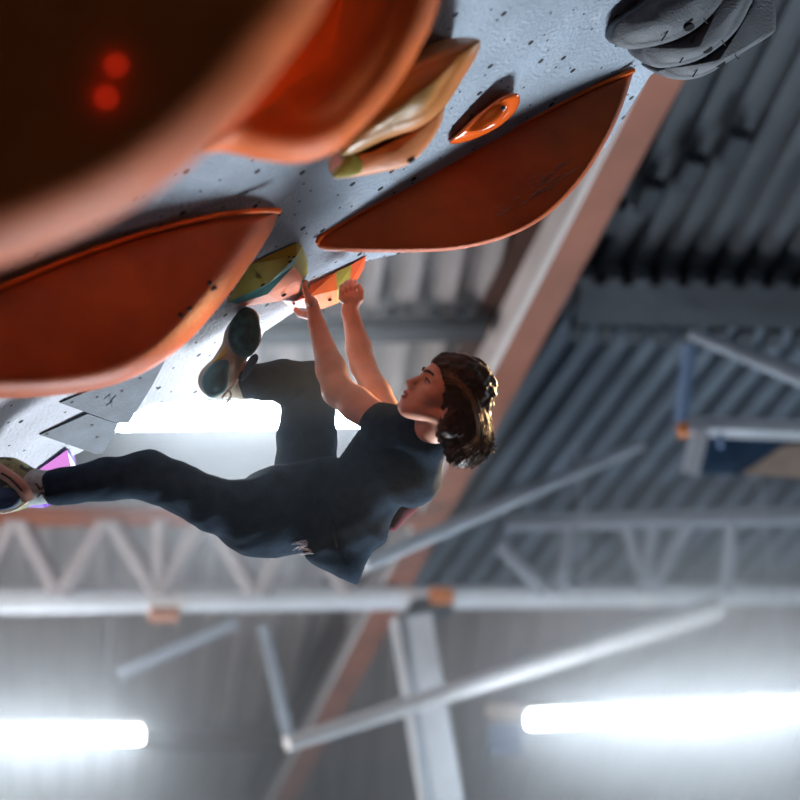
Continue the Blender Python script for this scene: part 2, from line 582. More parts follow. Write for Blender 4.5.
shell('green_corner', [(333.5, 176), (347, 158), (356, 155), (362, 163), (360, 173), (345, 177.5)], (pl2[0] - np.array((0, 0, 0.011)), pl2[1]), round_profile(0.002, 0.9, 0.006, 0.06, 0.95), M_OLIVE, v, center=(350, 168))
disc_on('bolt_hole', 411, 160, 0.010, -0.5, pl2, M_BLACK, v, ry=0.006, lift=0.004)

# small glossy orange hold
pl = (pc(485, 120, 5.72), np.array((0.35, -0.80, -0.48)) / np.linalg.norm((0.35, -0.80, -0.48)))
v = empty('climbing_hold', P(485, 120, 5.7), 'small glossy orange oval hold lying just above the long scuffed volume', 'climbing hold')
shell('hold_body', [(450, 143), (460, 131), (478, 114), (500, 98), (515, 93), (520, 97), (517, 109), (505, 122), (488, 133), (465, 142)], pl,
      round_profile(0.03, 0.6, 0.03, 0.22, 0.85), M_GLOSS, v, center=(490, 117))
disc_on('bolt_hole', 490, 125, 0.013, -0.5, pl, M_BLACK, v, ry=0.009, lift=0.008)
disc_on('screw_hole', 501, 104, 0.006, -0.5, pl, M_BLACK, v, ry=0.004, lift=0.022)

# three grey fin holds, top right
fins = [
    ([(611, 36), (616, 22), (640, 4), (660, -14), (700, -30), (735, -30), (722, 2), (703, 23), (680, 38), (650, 47), (628, 49), (614, 44)], (660, 15), (687, 25), 5.72,
     'grey fin hold at the wall edge, the largest and topmost of three'),
    ([(639, 52), (645, 46), (690, 34), (715, 8), (735, -30), (765, -30), (750, 6), (735, 32), (712, 52), (690, 63), (660, 68), (645, 62)], (695, 42), (705, 47), 5.84,
     'middle one of three overlapping grey fin holds at the wall edge'),
    ([(660, 69), (700, 60), (735, 35), (755, 0), (768, -20), (774, -6), (776, 24), (772, 34), (750, 48), (728, 62), (708, 74), (690, 79.5), (672, 79), (662, 75)], (715, 55), (718, 61), 5.96,
     'lowest of three overlapping grey fin holds, with an angular outer corner'),
]
for outl, cen, bolt, Z, lab in fins:
    pl = (pc(*cen, Z), np.array((0.25, -0.55, -0.80)) / np.linalg.norm((0.25, -0.55, -0.80)))
    v = empty('climbing_hold', P(*cen, Z), lab, 'climbing hold', 'grey fin holds')
    shell('hold_body', outl, pl, round_profile(0.035, 0.80, 0.022, Z - 5.72 + 0.36, 0.5), M_GREYHOLD, v, center=cen)
    disc_on('bolt_hole', *bolt, 0.016, -0.4, pl, M_BLACK, v, ry=0.010, lift=0.022)
    # shallow crease lines
    x, y = bolt
    for dx0, dy0, dx1, dy1 in ((-13, -14, -28, 13), (14, -10, 18, -5)):
        q = [c2w(on_plane(x + dx0 + (dx1 - dx0) * t, y + dy0 + (dy1 - dy0) * t + 4 * t * (1 - t), *pl) + pl[1] * 0.022) for t in (0, .33, .66, 1)]
        MB().tube(q, 0.0022, 6).build('crease', M_BLACK, v)

# slate triangular volumes
def facet(name, polys, mats, parent):
    """faceted solid: polys = list of lists of viewing-frame points; each polygon its own flat face with its own material"""
    vs, fs, mi = [], [], []
    for i, pg in enumerate(polys):
        n = len(vs)
        vs += [c2w(v) for v in pg]
        fs.append(tuple(range(n, n + len(pg))))
    o = mesh_obj(name, vs, fs, mats, parent, False)
    for i, f in enumerate(o.data.polygons):
        f.material_index = min(i, len(mats) - 1)
    return o


def wo(px, py, off):                     # a point standing off the wall by off metres of depth
    return pc(px, py, wallZ(px, py) - off)


def prism(name, front, Zs, back, m, parent, mats=None):
    """faceted volume: front corners (px,py) with depths, walls running back to the wall plane; one material per face if given"""
    F = [pc(a, b, z) for (a, b), z in zip(front, Zs)]
    B = [f + NW * -back + np.array([0, 0, back * 0.5]) for f in F]
    n = len(F)
    return mesh_obj(name, [c2w(v) for v in F + B], [tuple(range(n)), tuple(range(2 * n - 1, n - 1, -1))] +
                    [(i, (i + 1) % n, n + (i + 1) % n, n + i) for i in range(n)], m, parent, False)


def plane3(a, b, c):
    n = np.cross(b - a, c - a)
    n /= np.linalg.norm(n)
    return a, (n if n[2] < 0 else -n)


def slate(label, front, three, base_d, holes, lines):
    v = empty('climbing_volume', P(front[0][0], front[0][1], 6.0), label, 'climbing volume', 'slate triangular volumes')
    pt = plane3(*[wo(*q) for q in three])
    F = [on_plane(x, y, *pt) for x, y in front]
    Bk = [f + NW * -0.14 + np.array((0, 0, 0.06)) for f in F]
    n = len(F)
    mesh_obj('volume_body', [c2w(q) for q in F + Bk], [tuple(range(n)), tuple(range(2 * n - 1, n - 1, -1))] +
             [(i, (i + 1) % n, n + (i + 1) % n, n + i) for i in range(n)], M_TRI, v, False)
    for x, y in holes:
        disc_on('screw_hole', x, y, 0.006, 0, pt, M_BLACK, v, ry=0.0045, lift=0.001, depth=0.004)
    for k, ln in enumerate(lines):
        MB().tube([c2w(on_plane(x, y, *pt) + pt[1] * 0.001) for x, y in ln], 0.0014, 6).build('embossed_line', M_GREYHOLD, v)


slate('slate grey triangular volume tucked under the brown-orange volume, the upper of two', [(60, 403), (166, 359), (152, 386), (129, 423), (118, 423.5)],
      ((60, 403, .015), (166, 359, .03), (126, 424, .15)), .1, [(97, 397), (122, 391), (140, 378), (145, 370), (72, 402)],
      [[(104, 399), (110, 394), (110, 401), (116, 395)], [(106, 406), (112, 401), (112, 407)]])
slate('small slate grey triangular volume hanging below the other slate triangle', [(40, 435), (88, 414), (118, 424), (112, 440), (103, 453), (97, 454.5)],
      ((40, 435, .015), (88, 414, .03), (100, 454, .13)), .1, [(92, 425), (97, 437), (47, 434)], [])

# magenta hold behind the ankle
v = empty('climbing_hold', P(58, 470, 6.1), 'magenta and purple faceted hold behind the outstretched ankle', 'climbing hold')
facet('hold_body', [
    [wo(37, 471, .02), wo(67, 450, .03), wo(71, 467, .09), wo(60, 482, .12)],
    [wo(37, 471, .02), wo(60, 482, .12), wo(44, 508, .10), wo(22, 507, .05)],
    [wo(67, 450, .03), wo(74, 452, -.03), wo(78, 470, -.03), wo(71, 467, .09)],
    [wo(71, 467, .09), wo(78, 470, -.03), wo(60, 500, -.03), wo(60, 482, .12)],
    [wo(60, 482, .12), wo(60, 500, -.03), wo(44, 508, .10)],
    [wo(37, 471, .02), wo(22, 507, .05), wo(44, 508, .1), wo(60, 500, -.03), wo(78, 470, -.03), wo(74, 452, -.03), wo(67, 450, .03)],
], [M_MAGENTA, M_PURPLE, M_WHITEST, M_MAGENTA, M_PURPLE, M_PURPLE], v)

# olive / teal / coral hold left of the hands
v = empty('climbing_hold', P(268, 275, 5.8), 'olive, teal and coral faceted hold left of the climber\'s hands', 'climbing hold')
a1, a2, a3, a4 = wo(226, 303, .0), wo(250, 264, .01), wo(296, 243, .01), wo(302, 246, .03)
b1, b2, b3 = wo(297, 256, .09), wo(268, 284, .13), wo(294, 266, .10)
b4, b5 = wo(268, 294, .12), wo(238, 304, .05)
c1, c2, c3, c4 = wo(303, 278, .06), wo(298, 293, .03), wo(280, 301, .02), wo(246, 306, .0)
d1, d2 = wo(308, 262, .02), wo(308, 273, .02)
e1, e2, e3, e4, e5 = wo(228, 300, -.04), wo(252, 268, -.04), wo(298, 248, -.04), wo(306, 264, -.04), wo(300, 288, -.04)
facet('hold_body', [
    [a1, a2, a3, a4, b1, b2], [a1, b2, b1, b3, b4, b5], [b5, b4, b3, c1, c2, c3, c4], [b1, a4, d1, d2, c1, b3], [c1, d2, c2],
    [a1, b5, c4, e1], [a3, e3, e4, d1, a4], [d1, e4, e5, c2, d2], [c2, e5, e1, c4, c3], [a1, e1, e2, a2], [a2, e2, e3, a3], [e1, e5, e4, e3, e2],
], [M_OLIVE, M_TEAL, M_CORAL, M_OLIVE, M_TEAL, M_CORAL, M_OLIVE, M_OLIVE, M_CORAL, M_OLIVE, M_OLIVE, M_OLIVE], v)
for x, y, f, r in ((263, 285, .135, .008), (290, 262, .10, .006), (294, 257, .095, .005), (289, 257, .09, .004), (284, 295, .075, .008)):
    disc_on('bolt_hole', x, y, r, -0.5, (wo(x, y, f), np.array((0, 0, -1.0))), M_BLACK, v, ry=r * 0.5, lift=0.006)

# the hold in the climber's hands
v = empty('climbing_hold', P(330, 285, 6.05), 'orange and olive wedge hold gripped by both of the climber\'s hands', 'climbing hold')
h1, h2, h3, h4, h5, h6 = wo(310, 285, .02), wo(336, 272, .02), wo(337, 290, .12), wo(338, 303, .12), wo(322, 309, .11), wo(308, 308, .10)
i1, i2, i3 = wo(351, 265, .02), wo(350, 284, .11), wo(350, 290, .11)
j1, j2, j3 = wo(366, 256, .01), wo(364, 268, .04), wo(357, 281, .09)
k1, k2, k3, k4 = wo(281, 301, .02), wo(296, 301, .06), wo(308, 297, .10), wo(295, 308, .05)
l1, l2, l3, l4, l5 = wo(312, 284, -.03), wo(351, 267, -.03), wo(364, 259, -.03), wo(345, 292, -.03), wo(310, 304, -.03)
facet('hold_body', [
    [h1, h2, h3, h4, h5, h6, k3], [h2, i1, i2, i3, h4, h3], [i1, j1, j2, j3, i3, i2], [k1, k2, k3, h6, k4],
    [h1, k3, l1], [k3, k2, k1, l5, l1], [k1, k4, h6, l5], [h6, h5, h4, l5], [h4, i3, l4, l5], [i3, j3, l4], [j3, j2, j1, l3, l4],
    [j1, i1, l2, l3], [i1, h2, h1, l1, l2], [l1, l5, l4, l3, l2],
], [M_ORANGE, M_OLIVE, M_RED, M_RED, M_ORANGE, M_RED, M_RED, M_CORAL, M_ORANGE, M_ORANGE, M_RED, M_RED, M_ORANGE, M_ORANGE], v)
for x, y, r in ((330, 300, .006), (294, 304, .004)):
    disc_on('bolt_hole', x, y, r, -0.4, (wo(x, y, .125 if x > 300 else .06), np.array((0, 0, -1.0))), M_BLACK, v, ry=r * 0.6, lift=0.006)


# ------------------------------------------------------------------ the roof
HR = 9.5


def vp_dir(x):                            # horizontal direction whose vanishing point is x on the horizon
    d = ray(x, 400 + FPX * math.tan(TH))
    d.z = 0
    return d.normalized()


RAFT_D = vp_dir(-229)
RB = on_height(551, 260, HR - 0.62)       # left edge of the rafter's bottom flange
RN = Vector((RAFT_D.y, -RAFT_D.x, 0)) * (1 if RAFT_D.y > 0 else -1)   # to its right
RAFT_MID = RB + RN * 0.105


def corrugated(name, d, pitch, depth, h, halfplanes, m, t_rng, c0, wide=0.55):
    """trapezoid sheet: profile across, straight ribs along d, each profile line clipped by the half planes (point, inward normal)"""
    d = Vector(d).normalized()
    a = Vector((d.y, -d.x, 0))
    prof = [(0, 0), (0.5 * (1 - wide), 0), (0.5 * (1 - wide) + 0.08, depth), (0.5 * (1 - wide) + wide - 0.08, depth), (0.5 * (1 - wide) + wide, 0)]
    lines = []
    t = t_rng[0]
    while t < t_rng[1]:
        for u, z in prof:
            p = Vector((c0.x, c0.y, h + z)) + a * (t + u * pitch)
            s0, s1 = -40.0, 40.0
            for q, nn in halfplanes:
                dn = d.dot(nn)
                k = (Vector((q.x - p.x, q.y - p.y, 0))).dot(nn)
                if abs(dn) < 1e-6:
                    continue
                if dn > 0:
                    s0 = max(s0, k / dn)
                else:
                    s1 = min(s1, k / dn)
            lines.append((p + d * s0, p + d * s1) if s1 - s0 > 0.02 else None)
        t += pitch
    vs, fs = [], []
    for i in range(len(lines) - 1):
        if lines[i] is None or lines[i + 1] is None:
            continue
        n = len(vs)
        vs += [lines[i][0], lines[i + 1][0], lines[i + 1][1], lines[i][1]]
        fs.append((n, n + 1, n + 2, n + 3))
    o = mesh_obj(name, vs, fs, m, None, False)
    sol = o.modifiers.new('thick', 'SOLIDIFY')
    sol.thickness = 0.012
    tag(o, kind='structure')
    return o


X_ = Vector((1, 0, 0))
Y_ = Vector((0, 1, 0))
y_step = on_height(650, 300, HR).y
y_pipe = on_height(400, 612, HR).y
y_near = on_height(400, -200, HR).y
y_far = 21.0
cR = on_height(600, 300, HR)
right_side = (RAFT_MID, RN)
left_side = (RAFT_MID, -RN)
YP = lambda y: Vector((0, y, 0))
corrugated('ceiling', vp_dir(-60), 0.19, 0.06, HR - 0.1, [right_side, (YP(y_near), Y_), (YP(y_step), -Y_)], M_DECKN, (-9, 7), cR)
corrugated('ceiling', vp_dir(-420), 0.21, 0.11, HR + 0.12, [right_side, (YP(y_step - 0.6), Y_), (YP(y_pipe), -Y_)], M_DECK, (-12, 9), cR)
corrugated('ceiling', vp_dir(150), 0.25, 0.10, HR, [left_side, (YP(y_near), Y_), (YP(y_step + 1.1), -Y_)], M_DECKL, (-9, 9), cR, 0.72)
corrugated('ceiling', vp_dir(100), 0.22, 0.07, HR + 0.05, [left_side, (YP(y_step + 1.0), Y_), (YP(y_pipe), -Y_)], M_DECKL, (-9, 9), cR, 0.6)
corrugated('ceiling', vp_dir(60), 0.26, 0.07, HR + 0.02, [left_side, (YP(y_pipe - 0.05), Y_), (YP(y_far), -Y_)], M_DECKB, (-14, 12), cR)
corrugated('ceiling', vp_dir(330), 0.26, 0.07, HR + 0.02, [right_side, (YP(y_pipe - 0.05), Y_), (YP(y_far), -Y_)], M_DECKB, (-14, 14), cR)
# weather skin over the deck and the far wall
mesh_obj('ceiling', [(-16, -6, HR + 0.6), (16, -6, HR + 0.6), (16, 24, HR + 0.6), (-16, 24, HR + 0.6)], [(0, 1, 2, 3)], M_DARK, None, False)['kind'] = 'structure'
mesh_obj('wall_back', [(-16, y_far, 0), (16, y_far, 0), (16, y_far, HR + 0.6), (-16, y_far, HR + 0.6)], [(0, 1, 2, 3)], M_DECKB, None, False)['kind'] = 'structure'
mesh_obj('floor', [(-16, -6, 0), (16, -6, 0), (16, y_far, 0), (-16, y_far, 0)], [(0, 1, 2, 3)], M_FLOOR, None, False)['kind'] = 'structure'

# the main rafter, an I section
ra = empty('roof_rafter', RAFT_MID, 'big salmon-bottomed steel rafter crossing the roof diagonally behind the climber', 'rafter')
s0, s1 = -6.5, 9.5
Hh = 0.62
mb = MB(); mb.bar(RAFT_MID + RAFT_D * s0 + Vector((0, 0, 0.015)), RAFT_MID + RAFT_D * s1 + Vector((0, 0, 0.015)), 0.205, 0.03)
mb.build('bottom_flange', M_SALMON, ra, False)
mb = MB(); mb.bar(RAFT_MID + RAFT_D * s0 + Vector((0, 0, 0.03)) - RN * 0.108, RAFT_MID + RAFT_D * s1 + Vector((0, 0, 0.03)) - RN * 0.108, 0.014, 0.06)
mb.build('flange_edge', M_WHITEST, ra, False)
mb = MB(); mb.bar(RAFT_MID + RAFT_D * s0 + Vector((0, 0, Hh / 2)), RAFT_MID + RAFT_D * s1 + Vector((0, 0, Hh / 2)), 0.03, Hh - 0.06)
mb.build('web', M_WEB, ra, False)
mb = MB(); mb.bar(RAFT_MID + RAFT_D * s0 + Vector((0, 0, Hh - 0.015)), RAFT_MID + RAFT_D * s1 + Vector((0, 0, Hh - 0.015)), 0.30, 0.03)
mb.build('top_flange', M_DKBROWN, ra, False)

# the stepped purlin under the roof edge, right of the rafter
def Zat(px, py, h):
    return (on_height(px, py, h) - CAM).dot(FWD)


pu = empty('roof_purlin', on_height(700, 300, 9.3), 'dark grey purlin across the roof step under the corrugated sheets', 'purlin')
MB().bar(on_height(578, 300, 9.25), on_height(900, 306, 9.25), 0.42, 0.08).build('beam', M_DARK, pu, False)
for i in range(9):  # dark blocks put where only shaded gaps lie along the step
    x = 570 + i * 28
    MB().bar(on_height(x, 328 + i * 0.8, 9.30), on_height(x + 15, 328 + i * 0.8, 9.30), 0.16, 0.12).build('shadow_gap_block', M_DARK, pu, False)
    MB().bar(on_height(x + 8, 276 + i * 0.8, 9.22), on_height(x + 22, 277 + i * 0.8, 9.22), 0.10, 0.10).build('shadow_gap_block', M_DARK, pu, False)
pu = empty('roof_purlin', on_height(400, 330, 9.35), 'dark purlin under the pale roof sheets between the climber\'s arms and the rafter', 'purlin')
MB().bar(on_height(250, 333, 9.35), on_height(486, 328, 9.35), 0.16, 0.10).build('beam', M_DARK, pu, False)
for x in (385, 428, 455):
    MB().bar(on_height(x, 320, 9.40), on_height(x + 14, 320, 9.40), 0.20, 0.06).build('bracket', M_DARK, pu, False)
# dark clips in the near deck
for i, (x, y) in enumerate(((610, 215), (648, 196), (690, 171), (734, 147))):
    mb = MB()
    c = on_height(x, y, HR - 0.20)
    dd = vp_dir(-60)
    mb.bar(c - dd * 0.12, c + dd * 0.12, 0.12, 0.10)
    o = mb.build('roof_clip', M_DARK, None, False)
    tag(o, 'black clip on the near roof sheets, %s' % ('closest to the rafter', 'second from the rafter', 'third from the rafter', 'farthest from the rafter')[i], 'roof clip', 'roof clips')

# ------------------------------------------------------------------ pipe, trusses, braces, post
pp0, pp1 = P(-120, 602, 13.4), P(900, 593, 16.6)


def along(px):
    d = ray(px, 597)
    d2 = pp1 - pp0
    # closest parameter on the pipe to that sight line (horizontal match)
    best, bt = 1e9, 0
    for i in range(400):
        t = i / 399
        q = pp0 + d2 * t - CAM
        X = q.dot(RT) / q.dot(FWD) * FPX + 400
        if abs(X - px) < best:
            best, bt = abs(X - px), t
    return pp0 + d2 * bt


pi = empty('ventilation_pipe', along(400), 'long pale grey pipe running level across the roof below the climber', 'pipe')
MB().tube([pp0, pp1], 0.092, 20).build('pipe_run', M_PIPE, pi)
dpp = (pp1 - pp0).normalized()
for px, r, w, m, nm in ((404, 0.1, 0.05, M_WHITEST, 'collar'), (642, 0.1, 0.06, M_WHITEST, 'collar'), (166, 0.098, 0.14, M_WHITEST, 'collar')):
    c = along(px)
    MB().tube([c - dpp * w, c + dpp * w], r, 20).build(nm, m, pi)
c = along(428) + Vector((0, 0, -0.085))
MB().bar(c - dpp * 0.17, c + dpp * 0.17, 0.16, 0.13).build('bracket', M_DARK, pi, False)
c = along(441) + Vector((0, 0, -0.05)) - Vector((0, 0.1, 0))
MB().bar(c - dpp * 0.09, c + dpp * 0.09, 0.08, 0.11).build('orange_clip', M_ORCLAMP, pi, False)
c = along(166) + Vector((0, 0, -0.11))
MB().bar(c - dpp * 0.10, c + dpp * 0.10, 0.10, 0.10).build('orange_clip', M_ORDIM, pi, False)


def truss(name, label, chord, members, m_chord, m_mem, r):
    t = empty(name, chord[0], label, 'truss', 'roof trusses')
    MB().bar(chord[0], chord[1], 0.10, 0.10).build('top_chord', m_chord, t, False)
    for a, b in members:
        MB().tube([a, b], r, 12).build('diagonal', m_mem, t)
    return t


ZT = 13.8
mem = [((20, 520), (58, 592)), ((107, 520), (62, 592)), ((112, 520), (157, 592)), ((204, 520), (163, 592)), ((212, 520), (255, 592)), ((298, 520), (262, 592)), ((302, 520), (350, 592)),
       ((-65, 520), (-28, 592)), ((15, 520), (-22, 592)), ((161, 520), (160, 592))]
truss('roof_truss', 'zigzag truss with salmon top chord below the outstretched leg', (P(-100, 517, ZT), P(420, 517, ZT)),
      [(P(*a, ZT), P(*b, ZT)) for a, b in mem], M_SALMON, M_TRUSS, 0.07)
ZR = 15.0
mem = [((572, 522), (560, 592)), ((655, 520), (643, 592)), ((627, 525), (641, 570)), ((732, 518), (726, 592)), ((500, 545), (545, 592)), ((690, 522), (650, 590))]
truss('roof_truss', 'blue-grey posted truss above the pipe, beyond the climber\'s hair', (P(505, 523, ZR), P(900, 514, ZR)),
      [(P(*a, ZR), P(*b, ZR)) for a, b in mem], M_STEELD, M_STEELD, 0.055)


def brace(label, a, b, r0, r1, m, name='brace_tube'):
    o = MB().tube([a, (Vector(a) + Vector(b)) / 2, b], [r0, (r0 + r1) / 2, r1], 14).build(name, m, None)
    return tag(o, label, 'brace', 'roof braces')


brace('thin pale tube slanting up from the shirt tail past the rafter', P(362, 565, 11.5), P(640, 445, 14.0), 0.048, 0.04, M_STEEL)
brace('bright white tube slanting across in front of the pale post', P(287, 744, 12.5), P(716, 608, 14.5), 0.05, 0.09, M_WHITEST)
brace('faint blue-grey tube slanting under the pipe above the left tube light', P(118, 674, 15.0), P(236, 622, 15.0), 0.05, 0.05, M_STEELD)
brace('thin hanging strut below the pipe meeting the white tube\'s end', P(263, 625, 14.5), P(290, 742, 14.5), 0.045, 0.045, M_STEELD)
brace('pale tube slanting down to the photo\'s edge above the blue panel frame', P(690, 333, 12.0), P(860, 400, 12.0), 0.035, 0.075, M_STEELD)

po = empty('steel_post', P(426, 710, 13.6), 'wide pale blue post dropping from the pipe bracket', 'post')
MB().bar(P(411, 618, 13.8), P(446, 830, 13.2), 0.30, 0.10, up=FWD).build('post_face', M_POST, po, False)
MB().bar(P(396, 618, 13.78), P(426, 830, 13.18), 0.03, 0.14, up=FWD).build('post_edge', M_WHITEST, po, False)

# lower dark secondary beams
for lab, a, b, w, m in (('dark brown secondary beam beside the rafter below the pipe', (352, 628), (262, 800), 0.16, M_DKBROWN),
                        ('brown horizontal batten right of the left tube light', (142, 741), (292, 741), 0.12, M_DKBROWN),):
    o = MB().bar(on_height(*a, HR - 0.15), on_height(*b, HR - 0.15), w, 0.12).build('roof_batten', m, None, False)
    tag(o, lab, 'batten', 'roof battens')
bx = empty('junction_box', P(505, 735, 15), 'blue box with a beige plate beside the end of the right tube light', 'junction box')
MB().bar(P(488, 739, 15), P(522, 739, 15), 0.16, 0.2).build('box_body', M_DIMBLUE, bx, False)
MB().bar(P(486, 713, 15), P(522, 713, 15), 0.1, 0.1).build('plate', M_BEIGE, bx, False)

# framed panel hanging at the right
pf = empty('hanging_panel', P(750, 440, 12.6), 'dark blue panel in a pale frame hung from a blue rod with orange clip', 'panel')
MB().bar(P(686, 426, 12.6), P(880, 434, 12.6), 0.10, 0.09).build('frame_rail', M_STEEL, pf, False)
MB().bar(P(701, 430, 12.6), P(690, 474, 12.6), 0.10, 0.10, up=FWD).build('frame_post', M_STEEL, pf, False)
MB().tube([P(690, 345, 12.6), P(681, 424, 12.6)], 0.045, 12).build('hanger_rod', M_BLUEST, pf)
MB().bar(P(678, 430, 12.5), P(688, 430, 12.5), 0.06, 0.075).build('clip', M_ORCLAMP, pf, False)
vs = [P(704, 432, 12.7), P(880, 438, 12.7), P(880, 480, 12.7), P(697, 473, 12.7)]
MBp = MB(); bk = [v + FWD * 0.05 for v in vs]
MBp.add(vs + bk, [(0, 1, 2, 3), (7, 6, 5, 4), (0, 4, 5, 1), (1, 5, 6, 2), (2, 6, 7, 3), (3, 7, 4, 0)])
MBp.build('panel_sheet', M_DKBLUE, pf, False)
vs = [P(742, 474, 12.66), P(784, 446, 12.66), P(880, 436, 12.66), P(880, 484, 12.66)]
MBp = MB(); bk = [v + FWD * 0.03 for v in vs]
MBp.add(vs + bk, [(0, 1, 2, 3), (7, 6, 5, 4), (0, 4, 5, 1), (1, 5, 6, 2), (2, 6, 7, 3), (3, 7, 4, 0)])
MBp.build('brown_board', M_BEIGE, pf, False)
MB().tube([P(718, 440, 12.6), P(722, 440, 12.6)], 0.05, 14).build('knob', M_BLUEST, pf)

# ------------------------------------------------------------------ tube lights
def tube_light(label, a, b, r, board_pts=None, hang=HR):
    a, b = Vector(a), Vector(b)
    d = (b - a).normalized()
    t = empty('tube_light', (a + b) / 2, label, 'tube light', 'linear tube lights')
    MB().tube([a, a + d * 0.02, b - d * 0.02, b], [r * 0.8, r, r, r * 0.8], 16).build('lit_tube', M_TUBE, t)
    up = Vector((0, 0, 1))
    MB().bar(a + up * (r + 0.03), b + up * (r + 0.03), r * 1.6, 0.05).build('housing', M_LAMPWHITE, t, False)
    for k in (0.2, 0.8):
        q = a.lerp(b, k)
        MB().tube([q + up * (r + 0.05), Vector((q.x, q.y, hang))], 0.006, 6).build('hanger_wire', M_STEEL, t)
    if board_pts:  # white board set behind the lamp to stand in for its bloom
        vs = [Vector(v) for v in board_pts]
        nrm = (vs[1] - vs[0]).cross(vs[3] - vs[0]).normalized() * 0.02
        m_ = MB()
        m_.add(vs + [v + nrm for v in vs], [(0, 1, 2, 3), (7, 6, 5, 4), (0, 4, 5, 1), (1, 5, 6, 2), (2, 6, 7, 3), (3, 7, 4, 0)])
        m_.build('bloom_board', M_LAMPWHITE, t, False)
    return t


tube_light('glaring tube light with a white reflector right behind the climber\'s bent leg', P(112, 420, 6.6), P(372, 416, 6.6), 0.042,  # the white reflector is a board imitating the bloom of the lamp
           [P(66, 400, 9.6), P(384, 396, 9.6), P(384, 484, 9.3), P(66, 488, 9.3)])
tube_light('glowing tube light cut by the photo\'s left edge below the pipe', P(-70, 738, 14.0), P(142, 736, 14.0), 0.052)
tube_light('long glowing tube light below the pipe, right of the pale post', P(528, 721, 13.0), P(850, 706, 13.6), 0.052)

